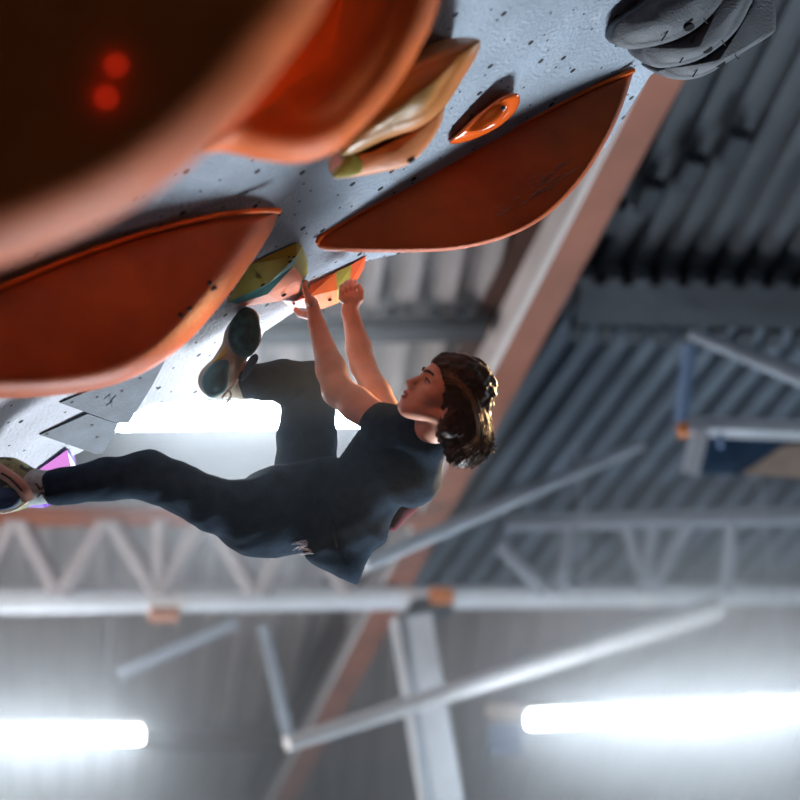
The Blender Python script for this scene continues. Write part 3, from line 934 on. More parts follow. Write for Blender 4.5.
# ------------------------------------------------------------------ the climber
class SDF:
    """smooth union of rounded cones / ellipsoids on a grid, meshed with surface nets (viewing frame, metres)"""

    def __init__(s, lo, hi, h):
        s.lo = np.array(lo, float)
        s.h = h
        s.n = np.ceil((np.array(hi) - s.lo) / h).astype(int) + 1
        s.D = np.full(s.n, 0.2, np.float32)

    def block(s, lo, hi):
        a = np.clip(np.floor((np.array(lo) - s.lo) / s.h).astype(int), 0, s.n - 1)
        b = np.clip(np.ceil((np.array(hi) - s.lo) / s.h).astype(int) + 1, 1, s.n)
        if (b <= a).any():
            return None, None
        g = [s.lo[i] + s.h * np.arange(a[i], b[i]) for i in range(3)]
        return tuple(slice(a[i], b[i]) for i in range(3)), np.meshgrid(*g, indexing='ij', sparse=True)

    def mix(s, sl, d, k, sub=False):
        o = s.D[sl]
        if sub:
            hh = np.clip(0.5 - 0.5 * (o + d) / k, 0, 1)
            s.D[sl] = o * (1 - hh) + (-d) * hh + k * hh * (1 - hh)
        else:
            hh = np.clip(0.5 + 0.5 * (o - d) / k, 0, 1)
            s.D[sl] = o * (1 - hh) + d * hh - k * hh * (1 - hh)

    def cone(s, a, b, r0, r1, k=0.02, sub=False):
        a, b = np.array(a, float), np.array(b, float)
        pad = max(r0, r1) + 2 * k + 0.02
        sl, g = s.block(np.minimum(a, b) - pad, np.maximum(a, b) + pad)
        if sl is None:
            return s
        ba = b - a
        L2 = ba @ ba + 1e-12
        t = np.clip(((g[0] - a[0]) * ba[0] + (g[1] - a[1]) * ba[1] + (g[2] - a[2]) * ba[2]) / L2, 0, 1)
        d = np.sqrt((g[0] - a[0] - t * ba[0]) ** 2 + (g[1] - a[1] - t * ba[1]) ** 2 + (g[2] - a[2] - t * ba[2]) ** 2) - (r0 + (r1 - r0) * t)
        s.mix(sl, d.astype(np.float32), k, sub)
        return s

    def chain(s, pts, rs, k=0.02):
        for i in range(len(pts) - 1):
            s.cone(pts[i], pts[i + 1], rs[i], rs[i + 1], k)
        return s

    def ell(s, c, rad, R=None, k=0.02, sub=False):
        c = np.array(c, float)
        pad = max(rad) + 2 * k + 0.02
        sl, g = s.block(c - pad, c + pad)
        if sl is None:
            return s
        R = np.eye(3) if R is None else np.array(R)
        q = [(g[0] - c[0]) * R[i][0] + (g[1] - c[1]) * R[i][1] + (g[2] - c[2]) * R[i][2] for i in range(3)]
        k0 = np.sqrt((q[0] / rad[0]) ** 2 + (q[1] / rad[1]) ** 2 + (q[2] / rad[2]) ** 2)
        k1 = np.sqrt((q[0] / rad[0] ** 2) ** 2 + (q[1] / rad[1] ** 2) ** 2 + (q[2] / rad[2] ** 2) ** 2) + 1e-9
        s.mix(sl, (k0 * (k0 - 1) / k1).astype(np.float32), k, sub)
        return s

    def wrinkle(s, amp, scale, seed=0):
        r = np.random.default_rng(seed)
        sl, g = s.block(s.lo, s.lo + s.h * s.n)
        w = 0
        for i in range(7):
            kx = r.normal(size=3) * scale
            w = w + np.sin(g[0] * kx[0] + g[1] * kx[1] + g[2] * kx[2] + r.uniform(0, 6.3) + 1.5 * np.sin(g[0] * kx[1] * .5 + g[1] * kx[2] * .5))
        s.D = s.D + (amp * w / 3).astype(np.float32)
        return s

    def mesh(s):
        D = s.D
        S = D < 0
        n = [d - 1 for d in D.shape]
        cor = [(i, j, k) for i in (0, 1) for j in (0, 1) for k in (0, 1)]
        cnt = np.zeros(n, np.int8)
        for i, j, k in cor:
            cnt += S[i:i + n[0], j:j + n[1], k:k + n[2]]
        act = (cnt > 0) & (cnt < 8)
        idx = np.full(n, -1, np.int64)
        I = np.argwhere(act)
        idx[act] = np.arange(len(I))
        pos = np.zeros((len(I), 3))
        w = np.zeros(len(I))
        for a in cor:
            for ax in range(3):
                if a[ax] == 1:
                    continue
                b = list(a)
                b[ax] = 1
                da = D[I[:, 0] + a[0], I[:, 1] + a[1], I[:, 2] + a[2]]
                db = D[I[:, 0] + b[0], I[:, 1] + b[1], I[:, 2] + b[2]]
                cr = (da < 0) != (db < 0)
                t = np.where(cr, da / np.where(cr, da - db, 1), 0)
                p = np.array(a, float)[None, :].repeat(len(I), 0)
                p[:, ax] += t
                pos += p * cr[:, None]
                w += cr
        pos = s.lo + (I + pos / w[:, None]) * s.h
        quads = []
        for ax in range(3):
            u, v = [(1, 2), (2, 0), (0, 1)][ax]
            sa = [slice(0, d) for d in D.shape]
            sb = [slice(0, d) for d in D.shape]
            sa[ax] = slice(0, D.shape[ax] - 1)
            sb[ax] = slice(1, D.shape[ax])
            E = np.argwhere(S[tuple(sa)] != S[tuple(sb)])
            E = E[(E[:, u] > 0) & (E[:, v] > 0) & (E[:, u] < n[u]) & (E[:, v] < n[v])]
            du = np.zeros(3, int); du[u] = 1
            dv = np.zeros(3, int); dv[v] = 1
            q = np.stack([idx[tuple((E - x).T)] for x in (0 * du, du, du + dv, dv)], 1)
            quads.append(q)
        return pos, np.concatenate(quads)

    def build(s, name, m, parent, assign=None):
        pos, q = s.mesh()
        q = q[(q >= 0).all(1)]
        wv = np.array(CAM)[None] + pos[:, :1] * np.array(RT)[None] + pos[:, 1:2] * np.array(UP)[None] + pos[:, 2:3] * np.array(FWD)[None]
        o = mesh_obj(name, wv, q, m, parent, True)
        if assign is not None:
            cen = pos[q].mean(1)
            o.data.polygons.foreach_set('material_index', assign(cen).astype(np.int32))
        return o


def vec(px, py, Z):
    return pc(px, py, Z)


def nrm(a):
    return np.array(a, float) / np.linalg.norm(a)


# head frame: F face direction, U crown direction, S the side of the head turned to the viewer
yaw = math.radians(16)
U_ = nrm((0.64, 0.77, 0.0))
F0 = nrm((-0.77, 0.64, 0.0))
F_ = nrm(F0 * math.cos(yaw) + np.array((0, 0, -1.0)) * math.sin(yaw))
S_ = np.cross(U_, F_)
if S_[2] > 0:
    S_ = -S_
HC = vec(454, 388, 5.62)
HS = 1.0


def hd(f, u, l=0.0):
    return HC + (F_ * f + U_ * u + S_ * l) * HS


HR_ = np.stack([F_, U_, S_])

person = empty('person', P(300, 510, 5.85), 'climber with wavy dark hair in navy shirt and trousers, hanging from the orange wedge hold', 'person')

# joints
NECK = vec(418, 440, 5.72)
CHEST = vec(384, 468, 5.80)
PELV = vec(282, 512, 5.86)
LSH, LEL, LWR = vec(380, 421, 5.77), vec(338, 391, 5.86), vec(317, 325, 5.98)
RSH, REL, RWR = vec(392, 428, 5.93), vec(363, 366, 6.06), vec(350, 311, 6.07)

B = SDF((-1.28, -0.62, 5.40), (0.36, 0.42, 6.46), 0.0042)
# trunk
B.chain([NECK, CHEST, vec(330, 498, 5.84), PELV], [0.05, 0.075, 0.075, 0.085], 0.03)
B.cone(LSH, RSH, 0.045, 0.045, 0.03)
# neck
B.cone(hd(-0.03, -0.085), NECK, 0.052, 0.056, 0.02)
# skull and face
B.ell(hd(0, 0), (0.097, 0.092, 0.075), HR_, 0.02)
B.cone(hd(0.028, -0.03), hd(0.05, -0.10), 0.066, 0.046, 0.02)
B.cone(hd(0.070, -0.128, 0.010), hd(0.070, -0.128, -0.010), 0.0225, 0.0225, 0.02)
for sd in (1, -1):
    B.cone(hd(0.070, -0.130, 0.012 * sd), hd(-0.008, -0.088, 0.054 * sd), 0.017, 0.018, 0.02)
    B.ell(hd(0.058, -0.062, 0.042 * sd), (0.026, 0.022, 0.022), HR_, 0.02)
    B.cone(hd(0.088, -0.017, 0.010 * sd), hd(0.072, -0.016, 0.045 * sd), 0.011, 0.010, 0.012)
    B.ell(hd(0.099, -0.037, 0.031 * sd), (0.020, 0.011, 0.017), HR_, 0.012, True)
    B.ell(hd(0.076, -0.037, 0.031 * sd), (0.0135, 0.0135, 0.0135), HR_, 0.004)
    # ear
    B.ell(hd(-0.016, -0.066, 0.074 * sd), (0.019, 0.031, 0.010), HR_, 0.006)
    B.ell(hd(-0.012, -0.064, 0.084 * sd), (0.010, 0.019, 0.006), HR_, 0.004, True)
B.ell(hd(0.076, -0.098), (0.026, 0.026, 0.030), HR_, 0.012)
B.cone(hd(0.090, -0.030), hd(0.113, -0.071), 0.0085, 0.0105, 0.010)
for sd in (1, -1):
    B.ell(hd(0.101, -0.078, 0.010 * sd), (0.011, 0.008, 0.008), HR_, 0.008)
    B.cone(hd(0.1015, -0.0985, 0.004 * sd), hd(0.090, -0.1025, 0.020 * sd), 0.0075, 0.004, 0.005)
    B.cone(hd(0.097, -0.1125, 0.003 * sd), hd(0.087, -0.109, 0.018 * sd), 0.0085, 0.004, 0.005)
B.ell(hd(0.104, -0.1055, 0), (0.014, 0.0022, 0.016), HR_, 0.003, True)
# arms
B.chain([LSH, LSH * 0.45 + LEL * 0.55, LEL], [0.050, 0.050, 0.046], 0.015)
B.chain([LEL, LEL * 0.68 + LWR * 0.32, LWR], [0.045, 0.044, 0.026], 0.02)
B.chain([RSH, RSH * 0.45 + REL * 0.55, REL], [0.055, 0.044, 0.037], 0.02)
B.chain([REL, REL * 0.68 + RWR * 0.32, RWR], [0.037, 0.038, 0.026], 0.02)
# hands: palm, five fingers hooked over the wedge
def finger(pts, r0, r1):
    n = len(pts)
    B.chain([np.array(p) for p in pts], [r0 + (r1 - r0) * i / (n - 1) for i in range(n)], 0.004)


L0 = vec(312, 304, 5.985)
B.cone(LWR, L0, 0.024, 0.020, 0.012)
B.cone(vec(310.5, 301, 5.955), vec(309.5, 300, 6.03), 0.0155, 0.0145, 0.01)
for i in range(4):                       # little finger nearest the viewer's side is the index; they stack in depth
    t = i / 3
    k0 = vec(309.5 - 0.6 * t, 300 - 1.0 * (t > 0.2), 5.955 + 0.082 * t)
    ln = (0.92, 1.0, 0.95, 0.78)[i]
    finger([k0, k0 + np.array((-0.009, 0.024 * ln, 0.002)), k0 + np.array((-0.014, 0.042 * ln, 0.008)), k0 + np.array((-0.012, 0.054 * ln, 0.020))], 0.0098, 0.0072)
finger([vec(314, 317, 5.98), vec(306, 315, 6.02), vec(300, 314, 6.045), vec(296, 310, 6.06)], 0.014, 0.009)
R0 = vec(350, 299, 6.06)
B.cone(RWR, R0, 0.025, 0.022, 0.012)
B.cone(vec(343, 298, 6.045), vec(354, 295, 6.075), 0.015, 0.015, 0.01)
for i in range(4):
    t = i / 3
    k0 = vec(341.5 + 13.0 * t, 297 - 3.0 * t, 6.04 + 0.04 * t)
    ln = (0.78, 0.96, 1.0, 0.9)[i]
    finger([k0, k0 + np.array((0.000, 0.022 * ln, -0.006)), k0 + np.array((0.001, 0.040 * ln, 0.006)), k0 + np.array((0.002, 0.046 * ln, 0.028))], 0.0092, 0.0070)
finger([vec(355, 306, 6.06), vec(360, 299, 6.05), vec(361, 292, 6.055), vec(359, 286, 6.065)], 0.013, 0.008)
# legs (inside the trousers) and feet (inside the shoes)
LHIP, LKN, LAN = vec(265, 512, 5.80), vec(158, 475, 5.73), vec(48, 487, 5.69)
RHIP, RKN, RAN = vec(302, 486, 5.95), vec(309, 385, 6.13), vec(247, 382, 5.99)
B.chain([vec(272, 514, 5.83), vec(212, 505, 5.76), vec(158, 477, 5.73), LAN, vec(20, 488, 5.68)], [0.07, 0.05, 0.045, 0.032, 0.03], 0.01)
B.chain([vec(296, 500, 5.92), RKN, RAN, vec(236, 362, 5.97)], [0.07, 0.05, 0.032, 0.03], 0.01)


def skin_assign(c):
    q = (c - HC) @ HR_.T
    lip = (q[:, 0] > 0.088) & (np.abs(q[:, 2]) < 0.021) & (q[:, 1] < -0.0945 + np.abs(q[:, 2]) * -0.2) & (q[:, 1] > -0.1195 + np.abs(q[:, 2]) * 0.35)
    return lip.astype(int)


B.build('body', [M_SKIN, M_LIP], person, skin_assign)

# eyes, brows and lashes
for sd in (1, -1):
    e = SDF(hd(0.076, -0.037, 0.031 * sd) - 0.03, hd(0.076, -0.037, 0.031 * sd) + 0.03, 0.002)
    e.ell(hd(0.0775, -0.037, 0.031 * sd), (0.0130, 0.0085, 0.0125), HR_, 0.002)

    def iris(c, sd=sd):
        q = (c - hd(0.092, -0.036, 0.031 * sd)) @ HR_.T
        return ((q[:, 1] ** 2 + q[:, 2] ** 2) < 0.0058 ** 2).astype(int)
    e.build('eye', [M_EYEW, M_IRIS], person, iris)
    for nm, pts, r in (('eyebrow', [(0.1035, -0.019, 0.009), (0.1005, -0.0115, 0.025), (0.0865, -0.010, 0.042), (0.074, -0.017, 0.052)], (0.0022, 0.0042, 0.0036, 0.0014)),
                       ('eyelashes', [(0.0875, -0.0335, 0.019), (0.0925, -0.0285, 0.031), (0.0835, -0.0325, 0.043), (0.078, -0.036, 0.048)], (0.0012, 0.0022, 0.0022, 0.0012))):
        cp = catmull([hd(f, u, l * sd) for f, u, l in pts], (), 5, False)
        rr = np.interp(np.linspace(0, 3, len(cp)), range(4), r)
        MB().tube([c2w(p) for p in cp], list(rr), 7).build(nm, M_HAIR, person)

# hair: a close cap plus many wavy locks
H = SDF((0.02, -0.33, 5.42), (0.36, 0.20, 5.86), 0.005)
H.ell(hd(0.002, 0.003), (0.104, 0.099, 0.083), HR_, 0.02)
H.cone(hd(0.118, -0.067, -0.13), hd(0.118, -0.067, 0.13), 0.086, 0.086, 0.008, True)
H.cone(hd(0.085, -0.13, -0.13), hd(0.085, -0.13, 0.13), 0.105, 0.105, 0.008, True)
H.ell(hd(-0.028, 0.012), (0.094, 0.097, 0.085), HR_, 0.02)
H.ell(hd(-0.062, -0.050), (0.066, 0.09, 0.074), HR_, 0.03)
H.cone(vec(462, 420, 5.62), vec(460, 452, 5.62), 0.075, 0.045, 0.03)
H.cone(hd(-0.01, 0.0, 0.066), vec(446, 428, 5.56), 0.022, 0.022, 0.02)
H.wrinkle(0.0035, 90, 3)
H.build('hair_cap', M_HAIR, person)
OUT = catmull([(438, 359), (446, 357.5), (457, 361), (470, 372), (482, 391), (488, 413), (492, 436), (487, 455), (470, 468)], (), 6, False)
OUT = np.array(OUT)
C0 = np.array((450, 418))
mb = MB()
mbr = MB()
for i in range(430):
    q = 1.0 - 0.72 * random.random() ** 1.7
    front = 1 if random.random() < 0.72 else -1
    rim = q > 0.93
    t0 = random.uniform(0.0, 0.25) if random.random() < 0.7 else random.uniform(0.1, 0.5)
    t1 = min(1.0, t0 + random.uniform(0.45, 0.85))
    n = 11
    pts = []
    ph, am = random.uniform(0, 6.3), random.uniform(0.15, 1.0)
    dq = random.uniform(-0.05, 0.06)
    for k in range(n):
        tt = t0 + (t1 - t0) * k / (n - 1)
        x = tt * (len(OUT) - 1)
        j = min(int(x), len(OUT) - 2)
        o_ = OUT[j] * (1 - (x - j)) + OUT[j + 1] * (x - j)
        qq = min(q + dq * (k / n) + 0.018 * math.sin(ph + k * 0.9) * am, 1.06)
        pxy = C0 + qq * (o_ - C0)
        zz = 5.62 - front * (0.113 + 0.006 * math.sin(ph * 3)) * math.sqrt(max(0.02, 1 - min(qq, 0.99) ** 2))
        pts.append(P(pxy[0] + 1.1 * am * math.sin(ph + k * 1.1), pxy[1] + 1.0 * am * math.cos(ph * 2 + k * 0.8), zz))
    r = random.uniform(0.0009, 0.0030)
    mb.tube(pts, [r * (0.55 + 0.45 * math.sin(math.pi * (0.12 + 0.80 * k / (n - 1)))) * (1 if k < n - 1 else 0.2) for k in range(n)], 6)
# curls at the tips
for i in range(46):
    a = random.uniform(0, 1)
    bx, by = 452 + 40 * a, 463 - 12 * abs(a - 0.35) - 22 * max(0, a - 0.75)
    z = 5.62 + random.uniform(-0.07, 0.05)
    ph = random.uniform(0, 6.3)
    pts = [P(bx + random.uniform(-3, 3) + 3.2 * math.sin(ph + k * .7), by - 14 + k * 2.9 + 1.5 * math.cos(ph + k), z) for k in range(8)]
    mb.tube(pts, [0.0028, 0.0032, 0.0032, 0.003, 0.0026, 0.002, 0.0014, 0.0004], 6)
mb.build('hair_locks', M_HAIR, person)
mbr = MB()
for i in range(150):
    q = 1.03 - 0.45 * random.random() ** 1.5
    t0 = random.uniform(0.0, 0.45)
    t1 = min(1.0, t0 + random.uniform(0.35, 0.7))
    ph, am = random.uniform(0, 6.3), random.uniform(0.2, 1.0)
    pts = []
    for k in range(10):
        x = (t0 + (t1 - t0) * k / 9) * (len(OUT) - 1)
        j = min(int(x), len(OUT) - 2)
        o_ = OUT[j] * (1 - (x - j)) + OUT[j + 1] * (x - j)
        qq = q + 0.02 * math.sin(ph + k * 0.8) * am
        pxy = C0 + qq * (o_ - C0)
        pts.append(P(pxy[0] + am * math.sin(ph + k), pxy[1] + am * math.cos(ph * 2 + k * 0.8), 5.62 - 0.120 * math.sqrt(max(0.0, 1 - min(qq, 1.0) ** 2))))
    r = random.uniform(0.0007, 0.0017)
    mbr.tube(pts, [r * (1 if 0 < k < 8 else 0.4) for k in range(10)], 6)
mbr.build('hair_strands', M_HAIR2, person)['label'] = 'lighter brown loose strands with a highlight in their colour'

# shirt: a loose tee whose outline hangs off the trunk
def inflate(s, poly, zc, H_, wd, sharp=(), per=6, k=0.02):
    """a cloth body puffed out from a traced outline: half thickness grows from 0 at the edge to H_ over wd metres"""
    out = np.array([vec(a, b, zc(a, b))[:2] for a, b in catmull(poly, sharp, per)])
    lo3 = np.array([*out.min(0) - .03, s.lo[2]])
    hi3 = np.array([*out.max(0) + .03, s.lo[2] + s.h * s.n[2]])
    sl, g = s.block(lo3, hi3)
    X, Y = np.broadcast_arrays(g[0][:, :, 0], g[1][:, :, 0])
    best = np.full(X.shape, 1e9)
    ins = np.zeros(X.shape, bool)
    for i in range(len(out)):
        a, b = out[i], out[(i + 1) % len(out)]
        e = b - a
        t = np.clip(((X - a[0]) * e[0] + (Y - a[1]) * e[1]) / (e @ e + 1e-12), 0, 1)
        best = np.minimum(best, (X - a[0] - t * e[0]) ** 2 + (Y - a[1] - t * e[1]) ** 2)
        c = (a[1] > Y) != (b[1] > Y)
        ins ^= c & (X < (b[0] - a[0]) * (Y - a[1]) / (b[1] - a[1] + 1e-12) + a[0])
    d2 = np.sqrt(best) * np.where(ins, 1, -1)
    u = np.clip(d2 / wd, 0, 1)
    half = H_ * np.sqrt(1 - (1 - u) ** 2)
    px = X / 5.82 * FPX + 400
    py = 400 - Y / 5.82 * FPX
    zz = np.vectorize(zc)(px, py)
    dz = np.abs(g[2] - zz[:, :, None]) - half[:, :, None]
    f = np.where(d2[:, :, None] > 0, dz * np.clip(0.35 + u[:, :, None] * 0.65, 0, 1), np.sqrt(d2[:, :, None] ** 2 + np.maximum(dz, 0) ** 2))
    s.mix(sl, np.minimum(f, 0.2).astype(np.float32), k)
    return s


T = SDF((-0.36, -0.62, 5.50), (0.16, 0.05, 6.14), 0.0045)
SHIRT = [(374, 404), (388, 406), (410, 411), (430, 414), (439, 424), (440, 442), (437, 463), (424, 480), (406, 499), (393, 519), (385, 540), (372, 552), (357, 585), (344, 580), (330, 573),
         (309, 562), (301, 545), (296, 520), (305, 490), (322, 470), (338, 459), (349, 444), (361, 428), (366, 418)]
inflate(T, SHIRT, lambda a, b: 5.84, 0.15, 0.17, sharp=(0, 12, 22))
T.cone(vec(388, 431, 5.745), vec(421, 444, 5.75), 0.072, 0.062, 0.03)
T.cone(vec(390, 428, 5.75), vec(379, 421, 5.77), 0.066, 0.060, 0.015)
T.cone(vec(402, 431, 5.70), vec(429, 441, 5.70), 0.062, 0.058, 0.02)
T.cone(vec(424, 446, 5.72), vec(412, 476, 5.76), 0.060, 0.075, 0.03)
T.cone(vec(421, 446, 5.75), vec(412, 478, 5.80), 0.060, 0.09, 0.03)
T.cone(vec(396, 430, 5.93), vec(385, 415, 5.96), 0.06, 0.055, 0.03)
T.wrinkle(0.0035, 34, 5)
T.build('shirt', M_SHIRT, person)
# long fold of the hem, a pale print at the waist
fold = [vec(x, y, z) for x, y, z in ((332, 520, 5.69), (335, 540, 5.70), (340, 557, 5.735), (345, 570, 5.775), (349, 580, 5.82))]
MB().tube([c2w(p) for p in catmull(fold, (), 5, False)], 0.004, 7).build('hem_fold', M_SHIRT, person)
pr = empty('waist_print', person.location)
pr.location = (0, 0, 0)
pr.parent = person
rr = random.Random(4)
mbp = MB()
for i in range(13):
    x0, y0 = rr.uniform(290, 302), rr.uniform(542, 557)
    L = rr.uniform(8, 22)
    mbp.tube([P(x0 + L * t, y0 - 3 * t + 1.6 * math.sin(i + 3 * t), 5.745 + 0.02 * t - 0.0 * (y0 - 550)) for t in (0, .3, .6, 1)], [0.0008, 0.0022, 0.0018, 0.0006], 6)
bpy.data.objects.remove(pr)
mbp.build('waist_print', M_PRINT, person)
# maroon lining showing at the back of the shirt
K = SDF((-0.10, -0.45, 5.6), (0.16, -0.18, 6.1), 0.0045)
K.chain([vec(421, 484, 5.88), vec(406, 503, 5.89), vec(392, 524, 5.89)], [0.024, 0.034, 0.022], 0.02)
K.build('shirt_lining', M_MAROON, person)

# trousers
G = SDF((-1.16, -0.52, 5.48), (-0.10, 0.20, 6.32), 0.0045)
G.ell(vec(280, 512, 5.86), (0.150, 0.132, 0.155), None, 0.03)
G.cone(vec(285, 510, 5.86), vec(328, 496, 5.86), 0.128, 0.118, 0.03)
G.ell(vec(258, 524, 5.82), (0.12, 0.098, 0.12), None, 0.03)
G.chain([vec(262, 515, 5.80), vec(212, 505, 5.76), vec(180, 488, 5.74), vec(150, 475, 5.73), vec(105, 480, 5.71), vec(62, 486.5, 5.69), vec(46, 487, 5.69)],
        [0.108, 0.075, 0.070, 0.068, 0.060, 0.050, 0.049], 0.025)
G.chain([vec(304, 490, 5.95), vec(307, 440, 6.05), vec(309, 400, 6.12), vec(311, 386, 6.14)], [0.098, 0.090, 0.082, 0.073], 0.02)
G.chain([vec(311, 384, 6.14), vec(285, 381, 6.08), vec(250, 381, 5.99)], [0.072, 0.066, 0.056], 0.02)
G.wrinkle(0.003, 38, 11)
G.build('trousers', M_TROUS, person)

# right shoe, sole turned to the viewer, toe pressed on the wall
ZS = 5.93
W = SDF((-0.62, -0.03, 5.84), (-0.42, 0.30, 6.12), 0.004)
W.cone(vec(214, 381, 5.955), vec(229, 359, 5.955), 0.046, 0.036, 0.02)
W.cone(vec(229, 359, 5.955), vec(243, 336, 5.95), 0.036, 0.052, 0.02)
W.cone(vec(243, 336, 5.95), vec(247, 320, 5.955), 0.052, 0.038, 0.02)
W.cone(vec(218, 380, 5.98), vec(244, 382, 6.0), 0.05, 0.052, 0.03)
W.cone(vec(230, 362, 5.985), vec(246, 330, 5.985), 0.042, 0.036, 0.02)
sh = W.build('shoe', M_TAN, person)
flat = np.array((0.0, 0.0, -1.0))


def patch(name, outl, Z, m, bulge=0.016, depth=0.03, par=sh):
    return shell(name, outl, (pc(230, 350, Z), flat), round_profile(bulge, 0.72, 0.014, depth, 0.9), m, par, per=6)


patch('toe_sole', [(247, 307), (256, 313), (260, 328), (259, 343), (252, 355), (243, 357.5), (233, 351), (228, 339), (230, 324), (238, 312)], 5.895, M_RUBBER)
patch('heel_sole', [(228, 360), (228.5, 372), (227, 388), (219, 396), (210, 397.5), (203, 390), (202, 379), (208, 368), (217, 361)], 5.905, M_RUBBER2, 0.014)
patch('rand', [(228, 342), (232, 350), (235, 358), (229, 360), (219, 361), (212, 363), (220, 353)], 5.918, M_MUSTARD, 0.004)
patch('strap', [(256, 354), (258, 360), (247, 377), (241, 381), (243, 372), (250, 358)], 5.925, M_NAVYSTRAP, 0.004)
MB().tube([c2w(p) for p in catmull([vec(222, 398, 5.91), vec(228, 391, 5.905), (vec(233, 386, 5.905)), vec(238, 379, 5.91)], (), 4, False)], 0.004, 7).build('pull_tab', M_CREAM, sh)
MB().tube([c2w(p) for p in catmull([vec(226, 404, 5.93), vec(231, 396, 5.91), (vec(229, 391, 5.905))], (), 4, False)], 0.004, 7).build('pull_tab', M_CREAM, sh)

# left sock and shoe, cut by the picture's edge
K = SDF((-1.14, -0.36, 5.55), (-1.01, -0.18, 5.84), 0.0035)
K.chain([vec(47, 487, 5.69), vec(34, 487, 5.685), vec(27, 487, 5.68)], [0.0485, 0.050, 0.052], 0.01)
so_ = K.build('sock', M_SOCK, person)
for pts in ([(31, 487), (36, 484), (40, 489), (44, 486)], [(33, 494), (37, 497), (42, 493), (45, 498)], [(31, 477), (32, 489), (31, 500)]):
    MB().tube([c2w(p) for p in catmull([vec(x, y, 5.69 - 0.052 * math.sqrt(max(0.05, 1 - ((y - 487) / 17.5) ** 2)) - 0.001) for x, y in pts], (), 4, False)], 0.0035, 6).build('sock_stripe', M_BLACK, so_)
K = SDF((-1.36, -0.42, 5.52), (-1.04, -0.12, 5.86), 0.004)
K.chain([vec(27, 486, 5.69), vec(8, 482, 5.69), vec(-25, 478, 5.69), vec(-45, 482, 5.69)], [0.056, 0.068, 0.062, 0.04], 0.02)
K.cone(vec(14, 494, 5.69), vec(-20, 494, 5.69), 0.05, 0.05, 0.02)
sl_ = K.build('shoe', M_CAMO, person)
MB().tube([c2w(p) for p in catmull([vec(-8, 466, 5.625), vec(2, 472, 5.615), vec(14, 480, 5.615), vec(23, 489, 5.62), vec(28, 499, 5.635)], (), 6, False)], 0.019, 12).build('shoe_strap', M_STRAP, sl_)
MB().tube([c2w(p) for p in catmull([vec(1, 473, 5.594), vec(8, 477, 5.594), vec(15, 483, 5.594), vec(22, 491, 5.60)], (), 5, False)], 0.003, 6).build('strap_stitching', M_BLACK, sl_)
patch('sole', [(-6, 481), (6, 483), (16, 490), (21, 498), (17, 506), (6, 510.5), (-12, 511), (-25, 505), (-24, 488)], 5.62, M_NAVYSTRAP, 0.012, 0.03, sl_)
MB().tube([c2w(p) for p in catmull([vec(30, 499, 5.63), vec(21, 506, 5.62), vec(10, 511, 5.62), vec(-10, 513, 5.62)], (), 5, False)], 0.005, 7).build('sole_edge', M_CREAM, sl_)



# ------------------------------------------------------------------ light
def area(name, loc, target, sx, sy, power, col):
    l = bpy.data.lights.new(name, 'AREA')
    l.shape = 'RECTANGLE'
    l.size, l.size_y = sx, sy
    l.energy = power
    l.color = col
    o = bpy.data.objects.new(name, l)
    o.location = loc
    o.rotation_euler = (Vector(target) - Vector(loc)).to_track_quat('-Z', 'Y').to_euler()
    COL.objects.link(o)
    return o


climb = P(350, 400, 5.9)
area('far_fill_light', (3.0, 15.5, 2.2), climb, 7, 2.6, 450, (0.74, 0.87, 1.0))  # added fill from the far end, no known window there
area('unseen_hall_light', (7.5, 8.5, 7.6), P(500, 150, 6.0), 0.4, 4.0, 120, (0.86, 0.93, 1.0))  # unseen light from the right, aimed at the wall
fl = area('low_rim_fill', (1.8, 9.6, 1.3), P(300, 220, 5.6), 2.6, 1.2, 230, (0.86, 0.93, 1.0))  # added from below to brighten rims and wall, no lamp stands there
fl.data.spread = math.radians(100)
area('unseen_hall_light', (-4.6, 9.5, 5.6), (0.5, 10.5, 9.4), 0.4, 4.0, 260, (1.0, 0.95, 0.93))  # added out of view to lighten the left roof and rafter web
# added warm spot, out of view, giving the hair its golden rim
s = bpy.data.lights.new('warm_rim_spot', 'SPOT')
s.energy = 1900
s.color = (1.0, 0.62, 0.30)
s.spot_size = math.radians(14)
s.spot_blend = 0.4
s.shadow_soft_size = 0.05
so = bpy.data.objects.new('warm_rim_spot', s)
so.location = P(930, 330, 8.2)
so.rotation_euler = (P(462, 410, 5.7) - so.location).to_track_quat('-Z', 'Y').to_euler()
COL.objects.link(so)

w = bpy.data.worlds.new('hall_ambience')
SC.world = w
w.use_nodes = True
w.node_tree.nodes['Background'].inputs['Color'].default_value = (0.55, 0.66, 0.80, 1)
w.node_tree.nodes['Background'].inputs['Strength'].default_value = 0.085

# haze: a thin veil through the hall and added clouds imitating the lamps' bloom
def haze_mat(name, dens, g, col=(0.93, 0.96, 1.0), fade=False):  # scattering material for the hall veil and the bloom clouds
    hm = bpy.data.materials.new(name)
    hm.use_nodes = True
    nt = hm.node_tree
    nt.nodes.remove(nt.nodes['Principled BSDF'])
    vsn = nt.nodes.new('ShaderNodeVolumeScatter')
    vsn.inputs['Color'].default_value = (*col, 1)
    vsn.inputs['Density'].default_value = dens
    vsn.inputs['Anisotropy'].default_value = g
    nt.links.new(vsn.outputs['Volume'], nt.nodes['Material Output'].inputs['Volume'])
    if fade:                             # density thins out towards the edge of the cloud
        tc = nt.nodes.new('ShaderNodeTexCoord')
        gr = nt.nodes.new('ShaderNodeTexGradient')
        gr.gradient_type = 'QUADRATIC_SPHERE'
        nt.links.new(tc.outputs['Object'], gr.inputs['Vector'])
        mu = nt.nodes.new('ShaderNodeMath')
        mu.operation = 'MULTIPLY'
        mu.inputs[1].default_value = dens
        nt.links.new(gr.outputs['Fac'], mu.inputs[0])
        nt.links.new(mu.outputs[0], vsn.inputs['Density'])
    return hm


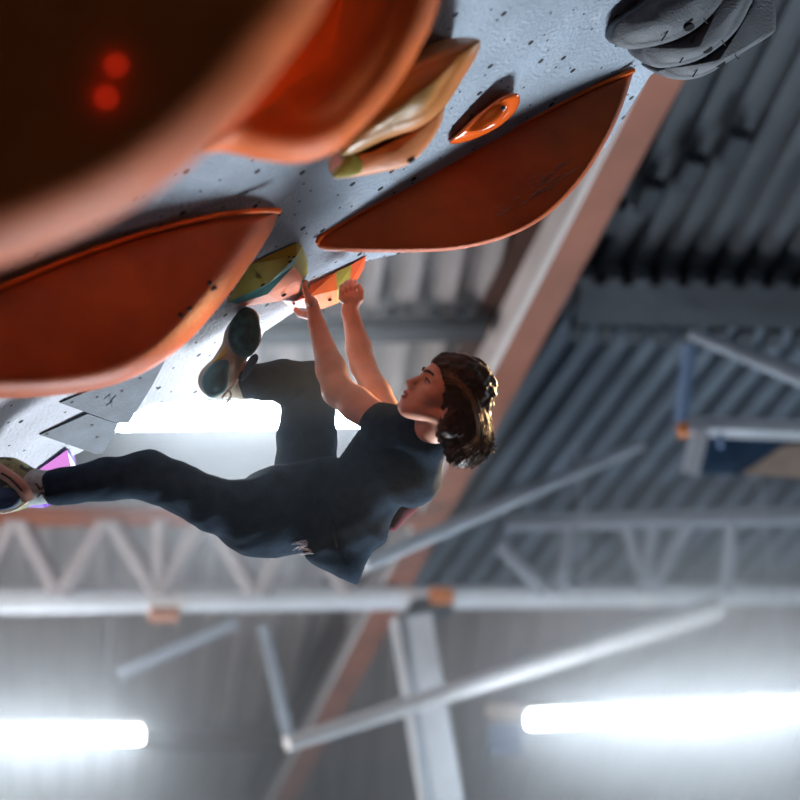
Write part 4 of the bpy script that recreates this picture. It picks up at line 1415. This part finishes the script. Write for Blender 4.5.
b0, b1 = Vector((-9, 10.5, 0.3)), Vector((11, y_far - 0.1, HR + 0.55))
vs = [(x, y, z) for x in (b0.x, b1.x) for y in (b0.y, b1.y) for z in (b0.z, b1.z)]
o = mesh_obj('haze', vs, [(0, 1, 3, 2), (4, 6, 7, 5), (0, 4, 5, 1), (2, 3, 7, 6), (0, 2, 6, 4), (1, 5, 7, 3)], haze_mat('hall_haze', 0.028, 0.3, (0.85, 0.92, 1.0)), None, False)
tag(o, 'thin haze veil filling the hall under the roof', 'haze', kind='stuff')


def bloom_puff(label, c, rad, dens, col=(0.9, 0.95, 1.0)):  # soft cloud added to stand in for lens bloom
    bm = bmesh.new()
    bmesh.ops.create_uvsphere(bm, u_segments=32, v_segments=18, radius=1.0)
    me = bpy.data.meshes.new('haze')
    bm.to_mesh(me)
    bm.free()
    me.materials.append(haze_mat('bloom_haze', dens, 0.2, col, True))
    o = bpy.data.objects.new('haze', me)
    o.location = c
    o.scale = rad
    COL.objects.link(o)
    tag(o, label, 'haze', kind='stuff')


bloom_puff('cloud imitating bloom around the lamp behind the bent leg', P(245, 418, 6.75), (1.05, 1.35, 0.8), 0.42)
bloom_puff('chalk dust drifting in front of the climber\'s bent leg and waist', P(275, 425, 5.72), (0.85, 0.55, 0.6), 0.27, (0.72, 0.87, 1.0))  # added cloud imitating bloom, not chalk dust
bloom_puff('bright dust glowing around the lamp at the photo\'s left edge', P(30, 738, 14.0), (3.0, 2.4, 2.3), 0.50)  # cloud imitating bloom, not dust
bloom_puff('cloud imitating bloom around the lamp right of the post', P(700, 712, 13.3), (3.6, 2.4, 2.3), 0.50)

# ------------------------------------------------------------------ camera
cd = bpy.data.cameras.new('camera')
cd.sensor_width = 36
cd.sensor_fit = 'HORIZONTAL'
cd.lens = FPX / 800 * 36
cd.dof.use_dof = True
cd.dof.focus_distance = 6.0
cd.dof.aperture_fstop = 1.4
cd.clip_end = 200
co = bpy.data.objects.new('camera', cd)
co.location = CAM
co.rotation_euler = (math.pi / 2 + TH, 0, 0)
COL.objects.link(co)
SC.camera = co

SC.view_settings.view_transform = 'Standard'
SC.view_settings.look = 'None'
SC.view_settings.gamma = 1
SC.view_settings.exposure = 0.0
SC.cycles.use_denoising = True
SC.cycles.max_bounces = 6
SC.cycles.volume_bounces = 0
SC.cycles.sample_clamp_indirect = 6
SC.cycles.use_light_tree = True
